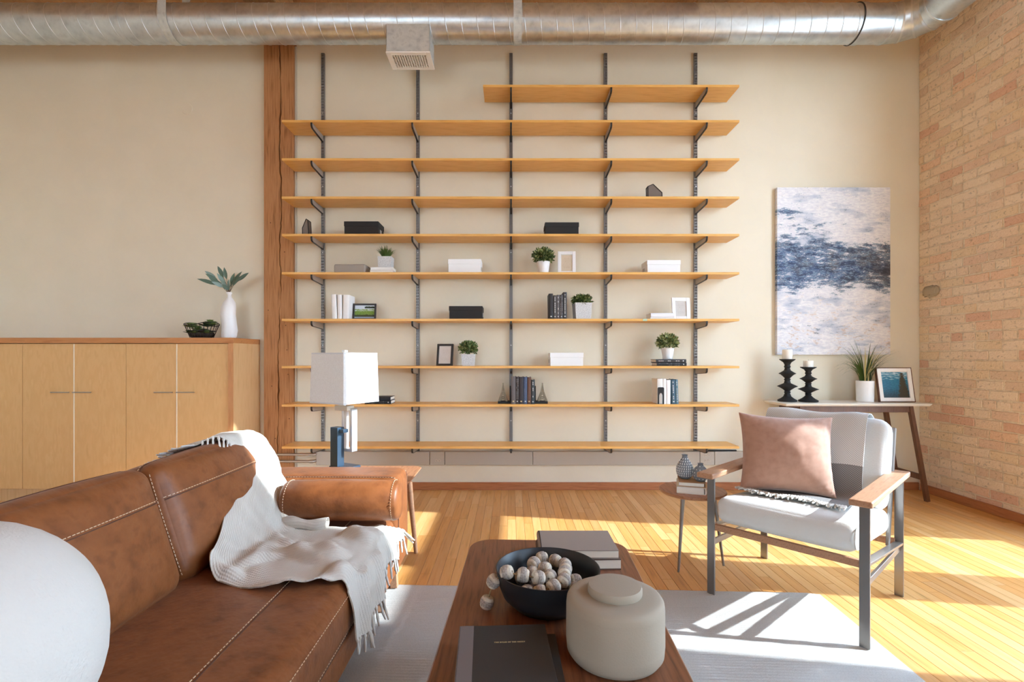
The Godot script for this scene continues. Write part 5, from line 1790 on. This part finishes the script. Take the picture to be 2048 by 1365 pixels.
func square_pot(o: Node3D, w: float, h: float, taper := 0.86) -> void:
	var b := w * taper
	var mb := MB.new()
	for k in 4:
		var R := Basis(Vector3.UP, PI / 2 * k)
		var n := (R * Vector3(0, -(w - b) * 0.5 / h, 1)).normalized()
		mb.flat([R * Vector3(-b * 0.5, 0, b * 0.5), R * Vector3(b * 0.5, 0, b * 0.5), R * Vector3(w * 0.5, h, w * 0.5), R * Vector3(-w * 0.5, h, w * 0.5)], n)
		var t := 0.008
		mb.flat([R * Vector3(-w * 0.5, h, w * 0.5), R * Vector3(w * 0.5, h, w * 0.5), R * Vector3(w * 0.5 - t, h, w * 0.5 - t), R * Vector3(-w * 0.5 + t, h, w * 0.5 - t)], Vector3.UP)
		mb.flat([R * Vector3(-w * 0.5 + t, h, w * 0.5 - t), R * Vector3(w * 0.5 - t, h, w * 0.5 - t), R * Vector3(w * 0.5 - t, h * 0.8, w * 0.5 - t), R * Vector3(-w * 0.5 + t, h * 0.8, w * 0.5 - t)], R * Vector3(0, 0, -1))
	mb.flat([Vector3(-b, 0, -b) * 0.5, Vector3(b, 0, -b) * 0.5, Vector3(b, 0, b) * 0.5, Vector3(-b, 0, b) * 0.5], Vector3.DOWN)
	part("pot", mb, M.concrete, o)
	part("soil", MB.new().box(Vector3(0, h * 0.86, 0), Vector3(w - 0.018, 0.008, w - 0.018)), M.soil, o)

func text_print(w: int, h: int, paper: Color, ink: Color) -> ImageTexture:
	var f := noise(77, 0.9, 1)
	return pic(w, h, func(x: float, y: float) -> Color:
		var line := fmod(y * 14.0, 1.0)
		var on := line > 0.35 and line < 0.62 and absf(x - 0.5) < 0.34 + 0.08 * sin(floor(y * 14.0) * 5.0) and y > 0.12 and y < 0.88
		if on and f.get_noise_2d(x * w * 0.9, floor(y * 14.0) * 13.0) > -0.15:
			return ink
		return paper)

func gem_bookend(label: String, at: Vector3, poly: PackedVector2Array, turn: float) -> void:
	var o := thing("geometric_bookend", label, "bookend", at, turn, "geometric bookends")
	var e := MB.new()
	for i in poly.size():
		var a := poly[i]
		var b := poly[(i + 1) % poly.size()]
		for z in [-0.03, 0.03]:
			e.bar(Vector3(a.x, a.y, z), Vector3(b.x, b.y, z), 0.005, 0.005, Vector3(0, 0, 1))
		e.bar(Vector3(a.x, a.y, -0.03), Vector3(a.x, a.y, 0.03), 0.005, 0.005, Vector3(0, 1, 0.01))
	part("edge_frame", e, M.black_iron, o)
	var T := Transform3D(Basis(Vector3(1, 0, 0), Vector3(0, 0, 1), Vector3(0, 1, 0)), Vector3.ZERO)
	part("panel", MB.new().slab(poly, 0.026, 0.0295, 0.0, T).slab(poly, -0.0295, -0.026, 0.0, T), M.smoked_panel, o)

func tower_bookend(label: String, at: Vector3, dir: float) -> void:
	var o := thing("tower_bookend", label, "bookend", at, 0.0, "iron tower bookends")
	part("base_block", MB.new().rbox(Vector3(0, 0.01, 0), Vector3(0.108, 0.02, 0.09), 0.002), M.black_iron, o)
	part("upright_plate", MB.new().rbox(Vector3(dir * 0.049, 0.082, 0), Vector3(0.01, 0.125, 0.085), 0.002), M.black_iron, o)
	var t := MB.new()
	var lv := [[0.0, 0.036], [0.03, 0.026], [0.042, 0.022], [0.066, 0.0145], [0.075, 0.012], [0.128, 0.004], [0.15, 0.0014]]
	for i in lv.size() - 1:
		for sx in [-1.0, 1.0]:
			for sz in [-1.0, 1.0]:
				t.bar(Vector3(sx * lv[i][1], lv[i][0], sz * lv[i][1]), Vector3(sx * lv[i + 1][1], lv[i + 1][0], sz * lv[i + 1][1]), 0.0095 - i * 0.0009, 0.0095 - i * 0.0009, Vector3(1, 0, 0.01))
		if i < 5:
			for k in 4:
				var R := Basis(Vector3.UP, PI / 2 * k)
				var a: float = lv[i][1]
				var b: float = lv[i + 1][1]
				t.bar(R * Vector3(-a, lv[i][0], a), R * Vector3(b, lv[i + 1][0], b), 0.004, 0.004, Vector3(0, 1, 0.1))
				t.bar(R * Vector3(a, lv[i][0], a), R * Vector3(-b, lv[i + 1][0], b), 0.004, 0.004, Vector3(0, 1, 0.1))
	for q in [[0.031, 0.058], [0.068, 0.034], [0.132, 0.012]]:
		t.rbox(Vector3(0, q[0], 0), Vector3(q[1], 0.005, q[1]), 0.001)
	t.bar(Vector3(0, 0.068, 0), Vector3(0, 0.15, 0), 0.011, 0.011, Vector3(1, 0, 0))
	for s in [-1.0, 1.0]:
		t.bar(Vector3(s * 0.028, 0.0, 0.026), Vector3(s * 0.008, 0.07, 0.01), 0.014, 0.006, Vector3(1, 0, 0))
	part("tower", t, M.cast_tower, o, Vector3(-dir * 0.012, 0.02, 0))

func shelf_goods() -> void:
	var z := 0.15
	# geometric bookends
	gem_bookend("small geometric bookend with black edges alone on the fourth shelf down", Vector3(1.197, ROWS[3], z), PackedVector2Array([Vector2(-0.058, 0.003), Vector2(-0.060, 0.112), Vector2(-0.018, 0.13), Vector2(0.056, 0.06), Vector2(0.058, 0.003)]), 0.0)
	gem_bookend("narrow geometric bookend with black edges beside the timber post", Vector3(-1.704, ROWS[4], z), PackedVector2Array([Vector2(-0.026, 0.003), Vector2(-0.027, 0.07), Vector2(0.004, 0.145), Vector2(0.018, 0.135), Vector2(0.026, 0.003)]), 0.0)
	# boxes
	lidded_box("black lidded box on the fifth shelf, end nearer the timber post", Vector3(-1.228, ROWS[4], 0.14), Vector3(0.283, 0.112, 0.185), M.black_card, "lidded boxes on the shelves")
	lidded_box("black lidded box on the fifth shelf, end nearer the painting", Vector3(0.418, ROWS[4], 0.14), Vector3(0.279, 0.104, 0.185), M.black_card, "lidded boxes on the shelves", 180.0)
	lidded_box("white lidded box on the shelf above the black box", Vector3(-0.381, ROWS[5], 0.14), Vector3(0.271, 0.114, 0.185), M.white_card, "lidded boxes on the shelves")
	lidded_box("white lidded box near the shelf end closest to the painting", Vector3(1.253, ROWS[5], 0.14), Vector3(0.275, 0.105, 0.185), M.white_card, "lidded boxes on the shelves", 180.0)
	lidded_box("charcoal lidded box directly below a white one, on the photo shelf", Vector3(-0.371, ROWS[6], 0.14), Vector3(0.275, 0.107, 0.185), M.black_card, "lidded boxes on the shelves")
	lidded_box("white lidded box on the eye-level shelf above the tower bookends", Vector3(0.457, ROWS[7], 0.14), Vector3(0.275, 0.108, 0.185), M.white_card, "lidded boxes on the shelves", 180.0)
	var o := thing("fabric_box", "low grey fabric-covered box beside the white books and grass", "box", Vector3(-1.325, ROWS[5], 0.14))
	part("body", MB.new().rbox(Vector3(0, 0.037, 0), Vector3(0.26, 0.074, 0.17), 0.014, 3), M.grey_fabric, o)
	# white books and grass pot, row 5
	var bs := "white books lying under the grass pot"
	var b := book("lower white book lying under the concrete grass pot", c8(238, 234, 228), Vector3(0.024, 0.19, 0.14), Vector3(0, 0, 0), Vector3.ZERO, 0, "gold_print", bs)
	b.transform = Transform3D(Basis(Vector3(0, 0, 1), PI / 2), Vector3(-1.06 + 0.095, ROWS[5] + 0.012, 0.16))
	b = book("upper white book directly beneath the concrete grass pot", c8(242, 239, 234), Vector3(0.024, 0.182, 0.135), Vector3(0, 0, 0), Vector3.ZERO, 0, "gold_print", bs)
	b.transform = Transform3D(Basis(Vector3(0, 0, 1), PI / 2), Vector3(-1.06 + 0.09, ROWS[5] + 0.0365, 0.16))
	o = thing("potted_plant", "spiky green grass in a square concrete pot on two white books", "plant", Vector3(-1.043, ROWS[5] + 0.0488, 0.155), 0.0, "small potted plants on the shelves")
	square_pot(o, 0.112, 0.092, 0.93)
	var g := [MB.new(), MB.new()]
	for i in 170:
		var a := rng.randf_range(0, TAU)
		blade(g[i % 2], Vector3(cos(a) * 0.03, 0.08, sin(a) * 0.03), Vector3(cos(a), 0, sin(a)), rng.randf_range(0.07, 0.115), rng.randf_range(0.1, 0.6), 0.008)
	part("blades", g[0], M.grass_green, o)
	part("blades", g[1], M.leaf_mid, o)
	# ribbed white pot with bush, row 5
	o = thing("potted_plant", "bushy dark plant in a ribbed white pot beside the white frame", "plant", Vector3(0.27, ROWS[5], 0.16), 0.0, "small potted plants on the shelves")
	var rp := MB.new().lathe([Vector2(0.0001, 0.0), Vector2(0.038, 0.0), Vector2(0.041, 0.003), Vector2(0.054, 0.1), Vector2(0.055, 0.103), Vector2(0.05, 0.103), Vector2(0.047, 0.09)], 96, Transform3D.IDENTITY, 0.6)
	for i in rp.v.size():
		var p := rp.v[i]
		if p.y > 0.004 and p.y < 0.1015 and Vector2(p.x, p.z).length() > 0.04:
			var a := atan2(p.z, p.x)
			rp.v[i] -= Vector3(cos(a), 0, sin(a)) * 0.0015 * (0.5 + 0.5 * cos(a * 24.0))
	part("pot", rp, M.white_ceramic, o)
	bush(o, Vector3(0, 0.155, 0), Vector3(0.086, 0.062, 0.078), 900, 0.026, ["leaf_dark", "leaf_dark", "leaf_mid", "leaf_pale"])
	frame("picture_frame", "white frame with a small beige print beside the ribbed pot", Vector3(0.466, ROWS[5], 0.15), Vector2(0.148, 0.197), 0.026, 0.016, 6.0, -4.0, "white_wood", text_print(48, 64, c8(216, 196, 170), c8(196, 172, 144)), 0.004)
	# row 6
	for i in 3:
		b = book(["white upright book leaning at the timber post end of its trio", "white upright book in the middle of the trio near the post", "thicker white upright book next to the landscape photo"][i], c8(240, 238, 236), Vector3([0.04, 0.036, 0.05][i], [0.2, 0.199, 0.198][i], 0.15), Vector3([-1.442, -1.4, -1.352][i], ROWS[6] + [0.001, 0.0, 0.0][i], 0.165), Vector3(0, 0, [2.5, 0.5, -1.2][i]), 0, "gold_print", "white books by the landscape photo")
	var hl := noise(71, 2.5, 4)
	frame("picture_frame", "black framed photo of a green marsh landscape on the shelf", Vector3(-1.226, ROWS[6], 0.15), Vector2(0.192, 0.138), 0.014, 0.018, 8.0, 2.0, "black_wood", pic(96, 68, func(x: float, y: float) -> Color:
		var c := c8(206, 214, 222)
		if y > 0.30 + 0.02 * hl.get_noise_2d(x * 3.0, 1.0):
			c = c8(122, 152, 62).lerp(c8(92, 124, 48), clampf(y, 0, 1)).lerp(c8(176, 190, 108), clampf(hl.get_noise_2d(x * 4.0, y * 22.0) * 1.2, 0, 1))
		if y > 0.33 and y < 0.45 and hl.get_noise_2d(x * 2.0 + 4.0, y * 12.0) > 0.0:
			c = c8(196, 208, 206)
		if x > 0.5 and y > 0.1 + 0.1 * hl.get_noise_2d(x * 7.0, 4.0) and y < 0.24:
			c = c8(44, 56, 40)
		if y > 0.74 + 0.06 * hl.get_noise_2d(x * 6.0, 8.0):
			c = c8(58, 66, 40)
		if y > 0.9:
			c = c8(150, 168, 186)
		return c), 0.0)
	var dk := [[0.034, 0.208, c8(44, 41, 42), 2], [0.026, 0.195, c8(86, 80, 78), 1], [0.024, 0.198, c8(96, 90, 90), 1], [0.026, 0.199, c8(78, 74, 74), 2], [0.03, 0.22, c8(66, 66, 70), 1]]
	var x := 0.312
	for i in dk.size():
		b = book(["dark upright book with white spine lettering at the post end of five", "plain grey upright book second in the row of five", "plain grey upright book third in the row of five", "grey upright book with large pale lettering, fourth of five", "tallest dark upright book beside the square concrete planter"][i], dk[i][2], Vector3(dk[i][0], dk[i][1], 0.15), Vector3(x + dk[i][0] * 0.5, ROWS[6], 0.16), Vector3(0, 0, 0.8 if i == 0 else 0.0), dk[i][3] if i != 1 and i != 2 else 1, "silver_print", "dark upright books on the photo shelf")
		x += dk[i][0] + 0.0012
	o = thing("potted_plant", "leafy plant in a square grey planter beside the dark upright books", "plant", Vector3(0.591, ROWS[6], 0.16), 4.0, "small potted plants on the shelves")
	square_pot(o, 0.14, 0.136, 0.88)
	bush(o, Vector3(0, 0.158, 0), Vector3(0.078, 0.04, 0.072), 520, 0.032, ["leaf_dark", "leaf_mid", "leaf_pale", "leaf_dark"], 0.2)
	b = book("thin white book at the bottom beside the white framed print", c8(240, 238, 236), Vector3(0.012, 0.2, 0.15), Vector3.ZERO, Vector3.ZERO, 0, "gold_print", "white books lying by the white frame")
	b.transform = Transform3D(Basis(Vector3(0, 0, 1), PI / 2), Vector3(1.238 + 0.1, ROWS[6] + 0.006, 0.165))
	b = book("thick white book lying on a thin one beside the white framed print", c8(238, 236, 238), Vector3(0.036, 0.19, 0.15), Vector3.ZERO, Vector3.ZERO, 0, "gold_print", "white books lying by the white frame")
	b.transform = Transform3D(Basis(Vector3(0, 0, 1), PI / 2), Vector3(1.238 + 0.095, ROWS[6] + 0.0305, 0.165))
	frame("picture_frame", "white frame with a grey print at the shelf end near the painting", Vector3(1.418, ROWS[6], 0.165), Vector2(0.152, 0.186), 0.03, 0.016, 6.0, 3.0, "white_wood", text_print(48, 64, c8(206, 198, 190), c8(182, 174, 166)), 0.0)
	# row 7
	frame("picture_frame", "black framed paper print leaning on the eye-level shelf beside a bush", Vector3(-0.556, ROWS[7], 0.15), Vector2(0.142, 0.184), 0.017, 0.02, 8.0, -14.0, "black_wood", text_print(48, 64, c8(226, 216, 208), c8(208, 196, 188)), 0.0)
	o = thing("potted_plant", "round clipped bush in a square concrete pot beside the black frame", "plant", Vector3(-0.355, ROWS[7], 0.16), 0.0, "small potted plants on the shelves")
	square_pot(o, 0.11, 0.096, 0.88)
	bush(o, Vector3(0, 0.145, 0), Vector3(0.076, 0.056, 0.074), 1000, 0.023, ["leaf_dark", "leaf_mid", "leaf_pale", "leaf_mid"], 0.3)
	var c2 := "dark books lying under the round white pot"
	b = book("lower dark book under the white pot and round plant", c8(40, 40, 42), Vector3(0.027, 0.242, 0.16), Vector3.ZERO, Vector3.ZERO, 2, "silver_print", c2)
	b.transform = Transform3D(Basis(Vector3(0, 0, 1), PI / 2), Vector3(1.312 + 0.121, ROWS[7] + 0.0135, 0.165))
	b = book("upper dark book directly beneath the white pot and round plant", c8(58, 55, 56), Vector3(0.027, 0.246, 0.16), Vector3.ZERO, Vector3.ZERO, 1, "silver_print", c2)
	b.transform = Transform3D(Basis(Vector3(0, 0, 1), PI / 2), Vector3(1.308 + 0.123, ROWS[7] + 0.041, 0.163))
	o = thing("potted_plant", "round flowering bush in a tapered white pot on two dark books", "plant", Vector3(1.306, ROWS[7] + 0.0547, 0.16), 0.0, "small potted plants on the shelves")
	part("pot", MB.new().lathe([Vector2(0.0001, 0.0), Vector2(0.036, 0.0), Vector2(0.039, 0.003), Vector2(0.052, 0.086), Vector2(0.053, 0.092), Vector2(0.049, 0.092), Vector2(0.046, 0.08)], 32, Transform3D.IDENTITY, 0.6), M.white_ceramic, o)
	bush(o, Vector3(0, 0.146, 0), Vector3(0.084, 0.064, 0.078), 1000, 0.025, ["leaf_dark", "leaf_mid", "leaf_pale", "leaf_pale"])
	# row 8
	var c3 := "dark books lying behind the lamp"
	b = book("lower black book lying on the shelf beside the lamp shade", c8(28, 29, 34), Vector3(0.028, 0.215, 0.15), Vector3.ZERO, Vector3.ZERO, 2, "silver_print", c3)
	b.transform = Transform3D(Basis(Vector3(0, 0, 1), PI / 2), Vector3(-1.09 + 0.1075, ROWS[8] + 0.014, 0.16))
	b = book("upper black book lying on another beside the lamp shade", c8(34, 36, 42), Vector3(0.028, 0.215, 0.15), Vector3.ZERO, Vector3.ZERO, 0, "silver_print", c3)
	b.transform = Transform3D(Basis(Vector3(0, 0, 1), PI / 2), Vector3(-1.095 + 0.1075, ROWS[8] + 0.0425, 0.155))
	tower_bookend("tower bookend at the post end of the six spined books", Vector3(-0.054, ROWS[8], 0.165), 1.0)
	tower_bookend("tower bookend at the painting end of the six spined books", Vector3(0.249, ROWS[8], 0.165), -1.0)
	var ek := [[0.036, 0.226, c8(102, 94, 92), 2, "gold_print"], [0.026, 0.224, c8(60, 52, 50), 2, "silver_print"], [0.036, 0.222, c8(56, 50, 54), 2, "gold_print"], [0.03, 0.222, c8(72, 86, 112), 2, "silver_print"], [0.03, 0.22, c8(96, 66, 52), 2, "gold_print"], [0.03, 0.198, c8(58, 64, 66), 1, "silver_print"]]
	x = 0.0015
	for i in ek.size():
		book(["grey-brown book with pale lettering, first from the post side between tower bookends", "black book with silver lettering, second between the tower bookends", "dark plum book with gold lettering, third between the tower bookends", "blue-grey book with pale lettering between the tower bookends", "rust-brown book with gold lettering between the tower bookends", "shortest dark green book between the tower bookends"][i], ek[i][2], Vector3(ek[i][0], ek[i][1], 0.15), Vector3(x + ek[i][0] * 0.5, ROWS[8], 0.165), Vector3.ZERO, ek[i][3], ek[i][4], "books between the tower bookends")
		x += ek[i][0] + 0.001
	# row 8, painting end
	o = thing("arch_bookend", "small black metal bookend with an arched cut-out holding white and teal books", "bookend", Vector3(1.222, ROWS[8], 0.165))
	var ar := PackedVector2Array([Vector2(-0.026, 0), Vector2(-0.026, 0.13), Vector2(-0.02, 0.138), Vector2(0.02, 0.138), Vector2(0.026, 0.13), Vector2(0.026, 0), Vector2(0.013, 0), Vector2(0.013, 0.07), Vector2(0.009, 0.085), Vector2(0.0, 0.092), Vector2(-0.009, 0.085), Vector2(-0.013, 0.07), Vector2(-0.013, 0)])
	part("plate", MB.new().slab(ar, -0.001, 0.001, 0.0, Transform3D(Basis(Vector3(1, 0, 0), Vector3(0, 0, 1), Vector3(0, 1, 0)), Vector3(0, 0, 0.0862))), M.black_iron, o)
	part("foot_plate", MB.new().box(Vector3(0.0, 0.001, 0.035), Vector3(0.05, 0.002, 0.1)), M.black_iron, o)
	var wk := [[0.046, 0.205, c8(240, 236, 228)], [0.026, 0.206, c8(244, 241, 236)], [0.034, 0.196, c8(246, 244, 242)], [0.036, 0.2, c8(64, 92, 108)], [0.022, 0.2, c8(92, 122, 136)]]
	x = 1.222
	for i in wk.size():
		book(["cream book behind the black arched bookend", "slim white book next to the cream one by the arched bookend", "white book standing against the teal books", "teal upright book beside the white books", "slim pale teal book at the end of the arched bookend row"][i], wk[i][2], Vector3(wk[i][0], wk[i][1], 0.15), Vector3(x + wk[i][0] * 0.5 - (0.026 if i == 0 else 0.026), ROWS[8] + (0.002 if i == 0 else 0.0), 0.16), Vector3(0, 0, 2.0 if i >= 3 else 0.0), 1 if i >= 3 else 0, "silver_print", "books by the arched bookend")
		x += wk[i][0] + (0.008 if i == 2 else 0.0015)
